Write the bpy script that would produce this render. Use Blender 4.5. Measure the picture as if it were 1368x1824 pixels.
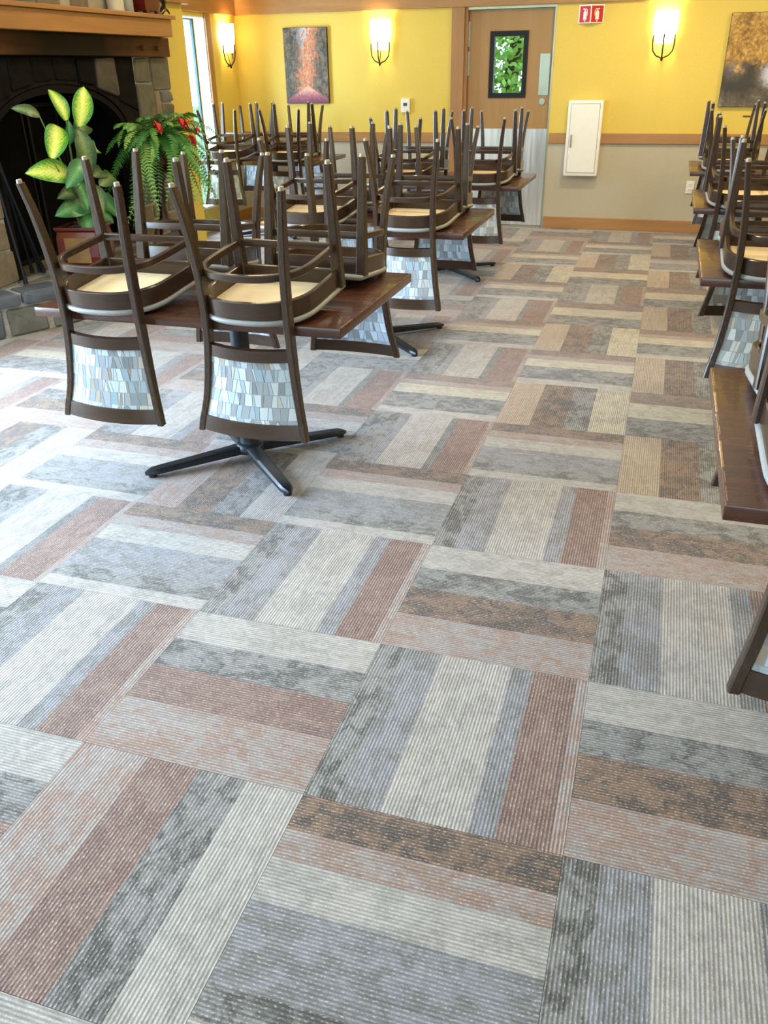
import bpy, bmesh, math, random
from mathutils import Vector, Matrix

# ------------------------------------------------------------------ clean
for o in list(bpy.data.objects):
    bpy.data.objects.remove(o, do_unlink=True)
SC = bpy.context.scene
COL = SC.collection
R = math.radians

# ------------------------------------------------------------------ camera
cam_d = bpy.data.cameras.new('camera')
cam = bpy.data.objects.new('camera', cam_d)
COL.objects.link(cam)
cam_d.sensor_fit = 'HORIZONTAL'
cam_d.sensor_width = 36.0
cam_d.lens = 1476.7 / 1368.0 * 36.0
cam_d.clip_start = 0.02
cam_d.clip_end = 200
_p, _r, _y = -0.4911322550233393, 0.016343749581198823, 0.3111705897067741
_M = Matrix.Rotation(_y, 3, 'Z') @ Matrix.Rotation(_p, 3, 'X') @ Matrix.Rotation(_r, 3, 'Y')
_cr, _cf, _cu = _M.col[0], _M.col[1], _M.col[2]
_mw = Matrix(((_cr[0], _cu[0], -_cf[0], 0.62896), (_cr[1], _cu[1], -_cf[1], -1.29499),
              (_cr[2], _cu[2], -_cf[2], 1.52020), (0, 0, 0, 1)))
cam.matrix_world = _mw
SC.camera = cam

# ------------------------------------------------------------------ view
SC.view_settings.view_transform = 'Standard'
SC.view_settings.look = 'None'
SC.view_settings.exposure = -0.16
SC.view_settings.gamma = 1.0
SC.view_settings.use_curve_mapping = False
SC.cycles.max_bounces = 7
SC.cycles.diffuse_bounces = 4
SC.cycles.glossy_bounces = 3
SC.cycles.transparent_max_bounces = 8

# ------------------------------------------------------------------ world: bright overcast sky
W = bpy.data.worlds.new('sky')
SC.world = W
W.use_nodes = True
_bg = W.node_tree.nodes['Background']
_bg.inputs['Color'].default_value = (0.74, 0.89, 1.0, 1)
_bg.inputs['Strength'].default_value = 3.0


def area(name, loc, rot, sx, sy, power, color):
    d = bpy.data.lights.new(name, 'AREA')
    d.shape = 'RECTANGLE'
    d.size = sx
    d.size_y = sy
    d.energy = power
    d.color = color
    o = bpy.data.objects.new(name, d)
    COL.objects.link(o)
    o.location = loc
    o.rotation_euler = rot
    return o


DAY = (0.72, 0.80, 1.0)
# daylight coming in through the window openings (each lamp fills its opening, just outside the panes)
area('daylight_window_front', (-4.30, 0.70, 1.30), (0, R(-90), 0), 1.9, 2.9, 950, (0.60, 0.745, 1.0))
area('daylight_window_corner', (-4.35, 6.82, 1.12), (0, R(-90), 0), 1.7, 1.0, 170, (0.60, 0.745, 1.0))
area('daylight_window_behind', (0.2, -5.35, 1.35), (R(90), 0, 0), 5.4, 1.9, 105, DAY)


# ------------------------------------------------------------------ materials
MATS = {}


def srgb(h):
    h = h.lstrip('#')
    c = [int(h[i:i + 2], 16) / 255 for i in (0, 2, 4)]
    return tuple((v / 12.92 if v <= 0.04045 else ((v + 0.055) / 1.055) ** 2.4) for v in c) + (1.0,)


class NT:
    """small helper around a node tree"""
    def __init__(self, name):
        m = bpy.data.materials.new(name)
        m.use_nodes = True
        self.m = m
        self.t = m.node_tree
        self.b = self.t.nodes['Principled BSDF']
        MATS[name] = m

    def n(self, typ, **kw):
        nd = self.t.nodes.new(typ)
        for k, v in kw.items():
            if k.startswith('i_'):
                key = k[2:]
                key = int(key) if key.isdigit() else key.replace('_', ' ')
                nd.inputs[key].default_value = v
            else:
                setattr(nd, k, v)
        return nd

    def l(self, a, b):
        self.t.links.new(a, b)

    def math(self, op, a, b=None, c=None, clamp=False):
        nd = self.n('ShaderNodeMath', operation=op, use_clamp=clamp)
        for i, v in enumerate((a, b, c)):
            if v is None:
                continue
            if isinstance(v, (int, float)):
                nd.inputs[i].default_value = v
            else:
                self.l(v, nd.inputs[i])
        return nd.outputs[0]

    def mix(self, f, a, b, blend='MIX'):
        nd = self.n('ShaderNodeMix', data_type='RGBA', blend_type=blend)
        for s, v in ((nd.inputs[0], f), (nd.inputs[6], a), (nd.inputs[7], b)):
            if isinstance(v, (int, float, tuple)):
                s.default_value = v
            else:
                self.l(v, s)
        return nd.outputs[2]

    def ramp(self, f, stops, interp='LINEAR'):
        nd = self.n('ShaderNodeValToRGB')
        cr = nd.color_ramp
        cr.interpolation = interp
        while len(cr.elements) < len(stops):
            cr.elements.new(0.5)
        for e, (p, c) in zip(cr.elements, stops):
            e.position = p
            e.color = c
        self.l(f, nd.inputs[0])
        return nd.outputs[0]

    def bump(self, h, strength=0.3, dist=0.002):
        nd = self.n('ShaderNodeBump')
        nd.inputs['Strength'].default_value = strength
        nd.inputs['Distance'].default_value = dist
        self.l(h, nd.inputs['Height'])
        self.l(nd.outputs[0], self.b.inputs['Normal'])

    def obj(self, scale=(1, 1, 1), rot=(0, 0, 0), src='Object'):
        tc = self.n('ShaderNodeTexCoord')
        mp = self.n('ShaderNodeMapping')
        mp.inputs['Scale'].default_value = scale
        mp.inputs['Rotation'].default_value = rot
        self.l(tc.outputs[src], mp.inputs[0])
        return mp.outputs[0]

    def noise(self, vec, scale, detail=3.0, rough=0.5, dist=0.0):
        nd = self.n('ShaderNodeTexNoise')
        nd.inputs['Scale'].default_value = scale
        nd.inputs['Detail'].default_value = detail
        nd.inputs['Roughness'].default_value = rough
        nd.inputs['Distortion'].default_value = dist
        self.l(vec, nd.inputs['Vector'])
        return nd.outputs[0]

    def set(self, color=None, rough=None, metal=None, coat=None, spec=None):
        if color is not None:
            if isinstance(color, tuple):
                self.b.inputs['Base Color'].default_value = color
            else:
                self.l(color, self.b.inputs['Base Color'])
        if rough is not None:
            if isinstance(rough, (int, float)):
                self.b.inputs['Roughness'].default_value = rough
            else:
                self.l(rough, self.b.inputs['Roughness'])
        if metal is not None:
            self.b.inputs['Metallic'].default_value = metal
        if coat is not None:
            self.b.inputs['Coat Weight'].default_value = coat
        if spec is not None:
            self.b.inputs['Specular IOR Level'].default_value = spec


def m_plain(name, hexc, rough=0.6, metal=0.0, var=0.12, scale=12.0, bump=0.0):
    t = NT(name)
    v = t.obj()
    n = t.noise(v, scale, 4)
    c = srgb(hexc)
    lo = tuple(x * (1 - var) for x in c[:3]) + (1,)
    hi = tuple(min(1, x * (1 + var)) for x in c[:3]) + (1,)
    t.set(t.ramp(n, [(0.3, lo), (0.7, hi)]), rough, metal)
    if bump:
        t.bump(n, bump)
    return t


def m_wood(name, c1, c2, rough, axis='X', freq=1.0, coat=0.0, var=0.5):
    t = NT(name)
    s = {'X': (1.2, 14, 14), 'Y': (14, 1.2, 14), 'Z': (14, 14, 1.2)}[axis]
    v = t.obj(tuple(a * freq for a in s))
    n = t.noise(v, 2.2, 5, 0.6, 0.6)
    n2 = t.noise(v, 9.0, 3, 0.6, 0.2)
    f = t.math('ADD', t.math('MULTIPLY', n, 0.7), t.math('MULTIPLY', n2, 0.3))
    t.set(t.ramp(f, [(0.5 - var / 2, srgb(c1)), (0.5 + var / 2, srgb(c2))]),
          t.math('ADD', t.math('MULTIPLY', n2, 0.06), rough - 0.03), coat=coat)
    t.bump(n2, 0.02 if 'chair' in name else 0.08, 0.001)
    return t


def make_materials():
    m_wood('chair_wood', '#2e2017', '#3f2d1f', 0.27, 'Z', 1.0)
    m_wood('chair_wood_rail', '#2b1d15', '#432f20', 0.24, 'X', 1.0)
    t = m_wood('tabletop_wood', '#2e1810', '#5a3220', 0.27, 'X', 0.7, coat=0.25)
    m_plain('table_edge', '#3a2419', 0.32)
    m_plain('pale_edge', '#a4794a', 0.35, var=0.35, scale=40)
    m_plain('black_metal', '#20242b', 0.38, 0.35, 0.08)
    m_plain('sooty_iron', '#14110f', 0.7, 0.0, 0.2)
    m_plain('iron', '#191512', 0.45, 0.5, 0.1)
    m_plain('pad_vinyl', '#8b8a86', 0.5, 0, 0.05, 60, 0.05)
    m_plain('plywood', '#e0c59a', 0.6, 0, 0.08, 9)
    m_plain('glide', '#9c8c74', 0.55, 0, 0.06)
    m_wood('trim_wood', '#966c40', '#b68853', 0.42, 'X', 0.6)
    m_wood('trim_wood_upright', '#93683c', '#b28350', 0.42, 'Z', 0.6)
    m_wood('mantel_wood', '#93602f', '#b47f46', 0.4, 'Y', 0.6)
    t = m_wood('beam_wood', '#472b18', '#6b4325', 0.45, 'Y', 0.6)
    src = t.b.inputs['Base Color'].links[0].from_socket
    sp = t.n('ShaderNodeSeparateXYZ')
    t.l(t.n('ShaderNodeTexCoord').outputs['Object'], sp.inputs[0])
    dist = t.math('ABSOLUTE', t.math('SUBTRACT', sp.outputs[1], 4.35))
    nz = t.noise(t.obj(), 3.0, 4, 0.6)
    soot = t.ramp(t.math('ADD', dist, t.math('MULTIPLY', t.math('SUBTRACT', nz, 0.5), 0.5)), [(0.35, (1, 1, 1, 1)), (0.95, (0, 0, 0, 1))])  # middle of the beam darkened for soot and for shade under the mantel
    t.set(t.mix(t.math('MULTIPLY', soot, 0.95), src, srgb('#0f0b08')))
    m_wood('door_wood', '#96713f', '#b08850', 0.42, 'Z', 0.35, var=0.7)
    m_plain('white_paint', '#eeece6', 0.45, 0, 0.02)
    m_plain('white_plastic', '#e9e7de', 0.4, 0, 0.02)
    m_plain('reveal_paint', '#e6ebe9', 0.6, 0, 0.02)
    m_plain('ceiling_paint', '#e6e0d2', 0.9, 0, 0.03, 40)
    m_plain('window_frame', '#17343d', 0.4, 0.2, 0.05)
    m_plain('grey_plastic', '#7f857f', 0.5)
    m_plain('screen_grey', '#4b5554', 0.3)
    m_plain('mortar', '#a5a19a', 0.95, 0, 0.2, 30, 0.3)
    m_plain('soot_shade_mortar', '#1d1915', 0.95, 0, 0.3, 20, 0.3)
    m_plain('firebox_black', '#0b0a09', 0.9, 0, 0.3, 10)
    m_plain('red_glaze', '#5d1712', 0.25, 0, 0.2, 8)
    m_plain('gold_glaze', '#7d5a2c', 0.35, 0, 0.25, 8)
    m_plain('moss', '#6d6450', 0.95, 0, 0.4, 60, 0.6)
    m_plain('stem_green', '#5f8a3a', 0.5, 0, 0.15)
    m_plain('stand_wood', '#36160f', 0.35, 0, 0.2)
    m_plain('fern_rib', '#4c7a2c', 0.6, 0, 0.15)
    m_plain('petal_red', '#c2151b', 0.5, 0, 0.2, 30)
    m_plain('leaf_purple', '#4a3238', 0.5, 0, 0.3, 30)
    m_plain('candle_wax', '#d9cfb4', 0.5, 0, 0.05)
    m_plain('sign_red', '#c0161a', 0.4, 0, 0.03)
    m_plain('rubber', '#14161a', 0.7, 0, 0.1)
    m_plain('placard', '#6a4a1c', 0.5)
    m_plain('bark', '#3a2f28', 0.9, 0, 0.4, 14, 0.5)
    m_plain('grass', '#5f8a3c', 0.9, 0, 0.3, 3)
    m_plain('patio', '#b9b8b2', 0.9, 0, 0.1, 4)
    m_plain('leaf_tree', '#86b650', 0.5, 0, 0.35, 2)
    m_plain('carpet_base', '#8d857d', 0.95, 0, 0.2, 6)
    m_plain('canvas_edge', '#3b2c26', 0.7)
    # stones
    for nm, c, va in (('stone_tan', '#7d6e58', 0.3), ('stone_grey', '#696861', 0.28), ('stone_blue', '#565a63', 0.3),
                      ('stone_olive', '#625c4b', 0.3), ('stone_pale', '#a99f8a', 0.2), ('stone_soot_shade', '#12100e', 0.5),
                      ('stone_smoky', '#4a4133', 0.45), ('hearth_flag', '#7a6f58', 0.25), ('stone_slate', '#474a54', 0.3)):
        t = NT(nm)
        v = t.obj()
        n = t.noise(v, 7, 6, 0.65, 0.8)
        n2 = t.noise(v, 45, 4, 0.6)
        cc = srgb(c)
        lo = tuple(x * (1 - va) for x in cc[:3]) + (1,)
        hi = tuple(min(1, x * (1 + va)) for x in cc[:3]) + (1,)
        t.set(t.ramp(n, [(0.3, lo), (0.7, hi)]), 0.8)
        t.bump(t.math('ADD', n, t.math('MULTIPLY', n2, 0.4)), 0.6, 0.01)
    # wall coverings with a woven relief
    for nm, c, k in (('wall_yellow', '#dcc056', 1.0), ('wall_beige', '#b9b09a', 1.0)):
        t = NT(nm)
        v = t.obj()
        cc = srgb(c)
        br = t.noise(t.obj((260, 260, 60)), 1.0, 2)
        br2 = t.noise(t.obj((60, 60, 260)), 1.0, 2)
        f = t.math('MULTIPLY', t.math('ADD', br, br2), 0.5)
        lo = tuple(x * 0.93 for x in cc[:3]) + (1,)
        hi = tuple(min(1, x * 1.07) for x in cc[:3]) + (1,)
        t.set(t.ramp(f, [(0.35, lo), (0.65, hi)]), 0.6)
        t.bump(f, 0.12, 0.001)
    # brushed steel
    t = NT('brushed_steel')
    n = t.noise(t.obj((14, 14, 0.6)), 3.0, 4)
    t.set(t.ramp(n, [(0.3, srgb('#c9c6be')), (0.7, srgb('#e8e5dc'))]), t.math('ADD', t.math('MULTIPLY', n, 0.2), 0.22), 0.9)
    # satin aluminium for the push plate
    m_plain('satin_metal', '#aab4a2', 0.3, 0.75, 0.05)
    # glass: thin clear pane
    t = NT('pane_glass')
    tr = t.n('ShaderNodeBsdfTransparent')
    tr.inputs[0].default_value = (0.93, 0.98, 0.97, 1)
    gl = t.n('ShaderNodeBsdfGlossy')
    gl.inputs['Roughness'].default_value = 0.02
    lw = t.n('ShaderNodeLayerWeight')
    lw.inputs[0].default_value = 0.5
    fac = t.math('MULTIPLY_ADD', t.math('POWER', lw.outputs['Facing'], 5.0), 0.5, 0.03)
    mx = t.n('ShaderNodeMixShader')
    t.l(fac, mx.inputs[0])
    t.l(tr.outputs[0], mx.inputs[1])
    t.l(gl.outputs[0], mx.inputs[2])
    t.l(mx.outputs[0], t.t.nodes['Material Output'].inputs[0])
    # jar glass
    t = NT('jar_glass')
    t.set((0.85, 0.9, 0.85, 1), 0.05)
    t.b.inputs['Transmission Weight'].default_value = 0.7
    # lit lamp shade
    t = NT('lamp_shade_lit')
    t.set(srgb('#fff0d0'), 0.5)
    t.b.inputs['Emission Color'].default_value = (1.0, 0.86, 0.55, 1)
    t.b.inputs['Emission Strength'].default_value = 5.0
    # ceiling lamp lens
    t = NT('lamp_lens_lit')
    t.set(srgb('#fff0d0'), 0.5)
    t.b.inputs['Emission Color'].default_value = (1.0, 0.82, 0.52, 1)
    t.b.inputs['Emission Strength'].default_value = 6.0
    # printed mosaic upholstery: colour stored per printed piece
    t = NT('mosaic_fabric')
    a = t.n('ShaderNodeAttribute', attribute_name='piece')
    n = t.noise(t.obj((1, 1, 1)), 380, 2)
    t.set(t.mix(0.25, a.outputs['Color'], t.ramp(n, [(0.3, (0.35, 0.36, 0.38, 1)), (0.7, (1, 1, 1, 1))]), 'MULTIPLY'), 0.42)
    t.bump(n, 0.1, 0.0006)
    # tufted carpet
    t = NT('carpet')
    band = t.n('ShaderNodeAttribute', attribute_name='band').outputs['Color']
    alt = t.n('ShaderNodeAttribute', attribute_name='alt').outputs['Color']
    uv = t.n('ShaderNodeUVMap', uv_map='UVMap').outputs[0]
    oi = t.n('ShaderNodeObjectInfo')
    off = t.n('ShaderNodeVectorMath', operation='SCALE')
    cmb = t.n('ShaderNodeCombineXYZ')
    t.l(oi.outputs['Random'], cmb.inputs[0])
    t.l(oi.outputs['Random'], cmb.inputs[1])
    t.l(cmb.outputs[0], off.inputs[0])
    off.inputs['Scale'].default_value = 57.0
    vadd = t.n('ShaderNodeVectorMath', operation='ADD')
    t.l(uv, vadd.inputs[0])
    t.l(off.outputs[0], vadd.inputs[1])
    P = vadd.outputs[0]
    mp = t.n('ShaderNodeMapping')
    mp.inputs['Scale'].default_value = (1.0, 0.62, 1)
    t.l(P, mp.inputs[0])
    blot = t.noise(mp.outputs[0], 24, 5.0, 0.66, 0.9)
    big = t.noise(P, 5, 2.0, 0.5)
    bf = t.math('ADD', t.math('MULTIPLY', blot, 0.72), t.math('MULTIPLY', big, 0.28))
    mask = t.ramp(bf, [(0.455, (0, 0, 0, 1)), (0.565, (1, 1, 1, 1))])
    col = t.mix(mask, band, alt)
    sep = t.n('ShaderNodeSeparateXYZ')
    t.l(uv, sep.inputs[0])
    rib = t.math('SINE', t.math('MULTIPLY', sep.outputs[0], 2 * math.pi / 0.0088))
    # dashes of pale yarn along each rib
    mp2 = t.n('ShaderNodeMapping')
    mp2.inputs['Scale'].default_value = (114.0, 62.0, 1)
    t.l(P, mp2.inputs[0])
    dash = t.noise(mp2.outputs[0], 2.2, 2.0, 0.6)
    fine = t.noise(P, 420, 2.0, 0.6)
    ribm = t.math('MULTIPLY_ADD', rib, 0.5, 0.5)
    dk = t.math('MULTIPLY_ADD', ribm, 0.40, 0.76)                      # groove darker than crest
    cc = t.n('ShaderNodeCombineColor')
    mp3 = t.n('ShaderNodeMapping')
    mp3.inputs['Scale'].default_value = (1.0, 0.03, 1)
    t.l(P, mp3.inputs[0])
    ribtone = t.noise(mp3.outputs[0], 115, 1.0, 0.5)
    mp4 = t.n('ShaderNodeMapping')
    mp4.inputs['Scale'].default_value = (1.0, 0.4, 1)
    t.l(P, mp4.inputs[0])
    streak = t.noise(mp4.outputs[0], 95, 3.0, 0.65)
    dk = t.math('MULTIPLY', dk, t.math('ADD', t.math('MULTIPLY', ribtone, 0.5), t.math('MULTIPLY_ADD', streak, 0.7, 0.4)))
    dk2 = t.math('MULTIPLY', dk, t.math('MULTIPLY_ADD', fine, 0.9, 0.55))
    for i in range(3):
        t.l(dk2, cc.inputs[i])
    col = t.mix(1.0, col, cc.outputs[0], 'MULTIPLY')
    dm = t.math('MULTIPLY', t.math('MULTIPLY', ribm, ribm), t.math('MULTIPLY', t.math('SUBTRACT', dash, 0.50), 7.0, clamp=True))
    col = t.mix(t.math('MULTIPLY', dm, 0.55), col, srgb('#cfc8bd'))
    t.set(col, 0.88)
    t.b.inputs['Sheen Weight'].default_value = 0.25
    t.b.inputs['Sheen Roughness'].default_value = 0.4
    t.bump(t.math('ADD', ribm, t.math('MULTIPLY', fine, 1.0)), 0.3, 0.003)
    # dieffenbachia leaves: pale centre, green margin (leaf colour follows the leaf's own uv)
    for nm, c_in, c_mid, c_out in (('leaf_variegated', '#e6ea78', '#b9d348', '#3f8a2a'),
                                   ('leaf_green', '#5f9a58', '#3a7a41', '#235a30'),
                                   ('leaf_dull', '#7d8f58', '#56713f', '#33502d')):
        t = NT(nm)
        uv = t.n('ShaderNodeUVMap', uv_map='UVMap').outputs[0]
        sp = t.n('ShaderNodeSeparateXYZ')
        t.l(uv, sp.inputs[0])
        d = t.math('ABSOLUTE', t.math('SUBTRACT', sp.outputs[0], 0.5))
        nz = t.noise(t.obj(), 28, 3, 0.6, 0.6)
        vein = t.math('SINE', t.math('MULTIPLY', t.math('SUBTRACT', sp.outputs[1], t.math('MULTIPLY', d, 0.9)), 62))
        f = t.math('ADD', t.math('MULTIPLY', d, 1.7), t.math('MULTIPLY', t.math('SUBTRACT', nz, 0.5), 0.9))
        f = t.math('ADD', f, t.math('MULTIPLY', vein, 0.05))
        t.set(t.ramp(f, [(0.05, srgb(c_in)), (0.36, srgb(c_mid)), (0.66, srgb(c_out))]), 0.35)
        t.b.inputs['Transmission Weight'].default_value = 0.0
        t.b.inputs['Subsurface Weight'].default_value = 0.0
        t.bump(vein, 0.15, 0.001)
    t = NT('fern_leaf')
    n = t.noise(t.obj(), 6, 2)
    oi = t.n('ShaderNodeObjectInfo')
    f = t.math('ADD', t.math('MULTIPLY', n, 0.4), t.math('MULTIPLY', oi.outputs['Random'], 0.6))
    t.set(t.ramp(f, [(0.2, srgb('#37742f')), (0.55, srgb('#5f9c43')), (0.85, srgb('#a0c164'))]), 0.5)
    # autumn lane print (uv: x across, y up)
    t = NT('print_autumn_lane')
    uv = t.n('ShaderNodeUVMap', uv_map='UVMap').outputs[0]
    sp = t.n('ShaderNodeSeparateXYZ')
    t.l(uv, sp.inputs[0])
    x, y = sp.outputs[0], sp.outputs[1]
    n1 = t.noise(uv, 9, 5, 0.65, 0.8)
    n2 = t.noise(uv, 26, 4, 0.7)
    dx = t.math('ABSOLUTE', t.math('SUBTRACT', x, 0.52))
    trees = t.ramp(t.math('ADD', t.math('MULTIPLY', n1, 0.6), t.math('MULTIPLY', n2, 0.4)),
                   [(0.36, srgb('#24262a')), (0.48, srgb('#45473f')), (0.56, srgb('#7a6248')), (0.66, srgb('#66757f'))])
    glow = t.ramp(t.math('ADD', t.math('MULTIPLY', n1, 0.5), t.math('MULTIPLY', n2, 0.5)),
                  [(0.35, srgb('#8f4a2c')), (0.5, srgb('#c47f58')), (0.62, srgb('#d8a98a')), (0.75, srgb('#cdd5da'))])
    wob = t.math('ADD', t.math('ABSOLUTE', t.math('SUBTRACT', x, t.math('MULTIPLY_ADD', y, 0.16, 0.44))), t.math('MULTIPLY', t.math('SUBTRACT', n1, 0.5), 0.9))
    mid = t.ramp(wob, [(0.10, (1, 1, 1, 1)), (0.22, (0, 0, 0, 1))])
    sky = t.ramp(t.math('SUBTRACT', t.math('ADD', t.math('MULTIPLY', y, 0.5), t.math('MULTIPLY', n1, 0.7)), t.math('MULTIPLY', t.math('ABSOLUTE', t.math('SUBTRACT', x, 0.42)), 0.9)), [(0.66, (0, 0, 0, 1)), (0.76, (1, 1, 1, 1))])
    glow = t.mix(sky, glow, srgb('#b9bcc4'))
    trees = t.mix(t.math('MULTIPLY', sky, 0.6), trees, srgb('#8d9096'))
    c = t.mix(mid, trees, glow)
    # path: triangle that narrows to the vanishing point at y = .22
    pm = t.math('SUBTRACT', t.math('MULTIPLY', t.math('SUBTRACT', 0.24, y), 2.6), dx)
    pmask = t.ramp(t.math('ADD', pm, 0.5), [(0.47, (0, 0, 0, 1)), (0.55, (1, 1, 1, 1))])
    pcol = t.ramp(t.math('ADD', y, t.math('MULTIPLY', t.math('SUBTRACT', n2, 0.5), 0.2)),
                  [(0.02, srgb('#6b3450')), (0.1, srgb('#a05a66')), (0.2, srgb('#e0a890'))])
    t.set(t.mix(pmask, c, pcol), 0.55)
    # forest stream print
    t = NT('print_forest_stream')
    uv = t.n('ShaderNodeUVMap', uv_map='UVMap').outputs[0]
    sp = t.n('ShaderNodeSeparateXYZ')
    t.l(uv, sp.inputs[0])
    x, y = sp.outputs[0], sp.outputs[1]
    n1 = t.noise(uv, 8, 5, 0.65, 0.8)
    n2 = t.noise(uv, 24, 4, 0.7)
    up = t.ramp(t.math('ADD', t.math('MULTIPLY', n1, 0.5), t.math('MULTIPLY', n2, 0.5)),
                [(0.35, srgb('#5a4320')), (0.5, srgb('#a67c34')), (0.6, srgb('#cfa85a')), (0.74, srgb('#c8ced0'))])
    vo = t.n('ShaderNodeTexVoronoi')
    vo.inputs['Scale'].default_value = 3.2
    t.l(uv, vo.inputs['Vector'])
    rk = t.ramp(t.math('ADD', vo.outputs['Distance'], t.math('MULTIPLY', t.math('SUBTRACT', n2, 0.5), 0.5)),
                [(0.25, srgb('#bdbdc8')), (0.42, srgb('#8f8d93')), (0.55, srgb('#63584a')), (0.8, srgb('#3a342c'))])
    ym = t.ramp(t.math('ADD', y, t.math('MULTIPLY', t.math('SUBTRACT', n1, 0.5), 0.5)), [(0.40, (1, 1, 1, 1)), (0.5, (0, 0, 0, 1))])
    t.set(t.mix(ym, up, rk), 0.55)


make_materials()
for _n in ('firebox_black', 'sooty_iron', 'stone_soot_shade', 'soot_shade_mortar', 'beam_wood'):
    MATS[_n].node_tree.nodes['Principled BSDF'].inputs['Specular IOR Level'].default_value = 0.08


# ------------------------------------------------------------------ mesh helpers
class MB:
    def __init__(self):
        self.v = []
        self.f = []

    def add(self, vs, fs):
        b = len(self.v)
        self.v += [tuple(p) for p in vs]
        self.f += [tuple(b + i for i in f) for f in fs]
        return self

    def box(self, x0, x1, y0, y1, z0, z1, bev=0.0):
        if bev <= 0:
            vs = [(x, y, z) for z in (z0, z1) for y in (y0, y1) for x in (x0, x1)]
            fs = [(0, 2, 3, 1), (4, 5, 7, 6), (0, 1, 5, 4), (2, 6, 7, 3), (0, 4, 6, 2), (1, 3, 7, 5)]
            return self.add(vs, fs)
        bm = bmesh.new()
        bmesh.ops.create_cube(bm, size=1.0)
        for p in bm.verts:
            p.co = Vector(((x0 + x1) / 2 + p.co.x * (x1 - x0), (y0 + y1) / 2 + p.co.y * (y1 - y0), (z0 + z1) / 2 + p.co.z * (z1 - z0)))
        bmesh.ops.bevel(bm, geom=bm.edges[:], offset=bev, segments=2, affect='EDGES', profile=0.6)
        bm.verts.index_update()
        self.add([p.co[:] for p in bm.verts], [[p.index for p in f.verts] for f in bm.faces])
        bm.free()
        return self

    def loft(self, rings, cap=True, closed=False):
        n = len(rings[0])
        b = []
        vs = []
        for r in rings:
            vs += r
        fs = []
        m = len(rings)
        for i in range(m if closed else m - 1):
            j = (i + 1) % m
            for k in range(n):
                l = (k + 1) % n
                fs.append((i * n + k, i * n + l, j * n + l, j * n + k))
        if cap and not closed:
            fs.append(tuple(range(n - 1, -1, -1)))
            fs.append(tuple((m - 1) * n + k for k in range(n)))
        return self.add(vs, fs)

    def tube(self, pts, rad, n=8, cap=True):
        pts = [Vector(p) for p in pts]
        rings = []
        up = Vector((0, 0, 1))
        for i, p in enumerate(pts):
            d = (pts[min(i + 1, len(pts) - 1)] - pts[max(i - 1, 0)]).normalized()
            if abs(d.dot(up)) > 0.98:
                up = Vector((1, 0, 0)) if abs(d.x) < 0.9 else Vector((0, 1, 0))
            a = d.cross(up).normalized()
            b = d.cross(a).normalized()
            up = a.cross(d).normalized()
            r = rad[i] if isinstance(rad, (list, tuple)) else rad
            rings.append([p + a * (r * math.cos(2 * math.pi * k / n)) + b * (r * math.sin(2 * math.pi * k / n)) for k in range(n)])
        return self.loft(rings, cap)

    def lathe(self, prof, n=20, c=(0, 0, 0), cap=True):
        rings = [[(c[0] + r * math.cos(2 * math.pi * k / n), c[1] + r * math.sin(2 * math.pi * k / n), c[2] + z) for k in range(n)] for r, z in prof]
        return self.loft(rings, cap)

    def prism(self, poly, mapf, d0, d1):
        """extrude a 2-d polygon (a, b) between depths d0 and d1; mapf(a, b, d) -> xyz"""
        n = len(poly)
        vs = [mapf(a, b, d0) for a, b in poly] + [mapf(a, b, d1) for a, b in poly]
        fs = [tuple(range(n - 1, -1, -1)), tuple(range(n, 2 * n))] + [(k, (k + 1) % n, n + (k + 1) % n, n + k) for k in range(n)]
        return self.add(vs, fs)

    def mesh(self, name, mat, smooth=False):
        me = bpy.data.meshes.new(name)
        me.from_pydata(self.v, [], self.f)
        bm = bmesh.new()
        bm.from_mesh(me)
        bmesh.ops.recalc_face_normals(bm, faces=bm.faces[:])
        bm.to_mesh(me)
        bm.free()
        for mm in (mat if isinstance(mat, (list, tuple)) else [mat]):
            me.materials.append(MATS[mm])
        if smooth:
            for p in me.polygons:
                p.use_smooth = True
            if smooth != 'all':
                try:
                    me.set_sharp_from_angle(angle=R(40))
                except Exception:
                    pass
        return me

    def build(self, name, mat, parent=None, smooth=False, loc=None, label=None):
        o = bpy.data.objects.new(name, self.mesh(name, mat, smooth))
        COL.objects.link(o)
        if parent is not None:
            o.parent = parent
        if loc is not None:
            o.location = loc
        if label:
            o['label'] = label
        return o


def link(name, me, parent=None, loc=None, rot=None, label=None):
    o = bpy.data.objects.new(name, me)
    COL.objects.link(o)
    if parent is not None:
        o.parent = parent
    if loc is not None:
        o.location = loc
    if rot is not None:
        o.rotation_euler = rot
    if label:
        o['label'] = label
    return o


def tag(o, label, cat, group=None, kind=None):
    o['label'] = label
    if cat:
        o['category'] = cat
    if group:
        o['group'] = group
    if kind:
        o['kind'] = kind
    return o


def empty(name, loc=(0, 0, 0), rot=(0, 0, 0)):
    o = bpy.data.objects.new(name, None)
    o.empty_display_size = 0.1
    COL.objects.link(o)
    o.location = loc
    o.rotation_euler = rot
    return o


def struct(o, label):
    o['kind'] = 'structure'
    o['label'] = label
    return o


def box(x0, x1, y0, y1, z0, z1, bev=0.0):
    return MB().box(x0, x1, y0, y1, z0, z1, bev)


# ------------------------------------------------------------------ room shell
XL, XR, YB, YR, ZC = -3.95, 4.20, 8.015, -5.0, 2.75
RAIL0, RAIL1 = 0.825, 0.92
DX0, DX1, DZ = -1.44, -0.55, 2.035

b = MB()
b.box(XL - 0.3, XR + 0.2, YR - 0.2, YB + 0.2, -0.12, -0.007)
floor = struct(b.build('floor', 'carpet_base'), 'floor laid with striped grey and brown carpet tiles')
struct(box(XL - 0.3, XR + 0.2, YR - 0.2, YB + 0.2, ZC, ZC + 0.1).build('ceiling', 'ceiling_paint'), 'pale plain ceiling above the dining room')

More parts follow.
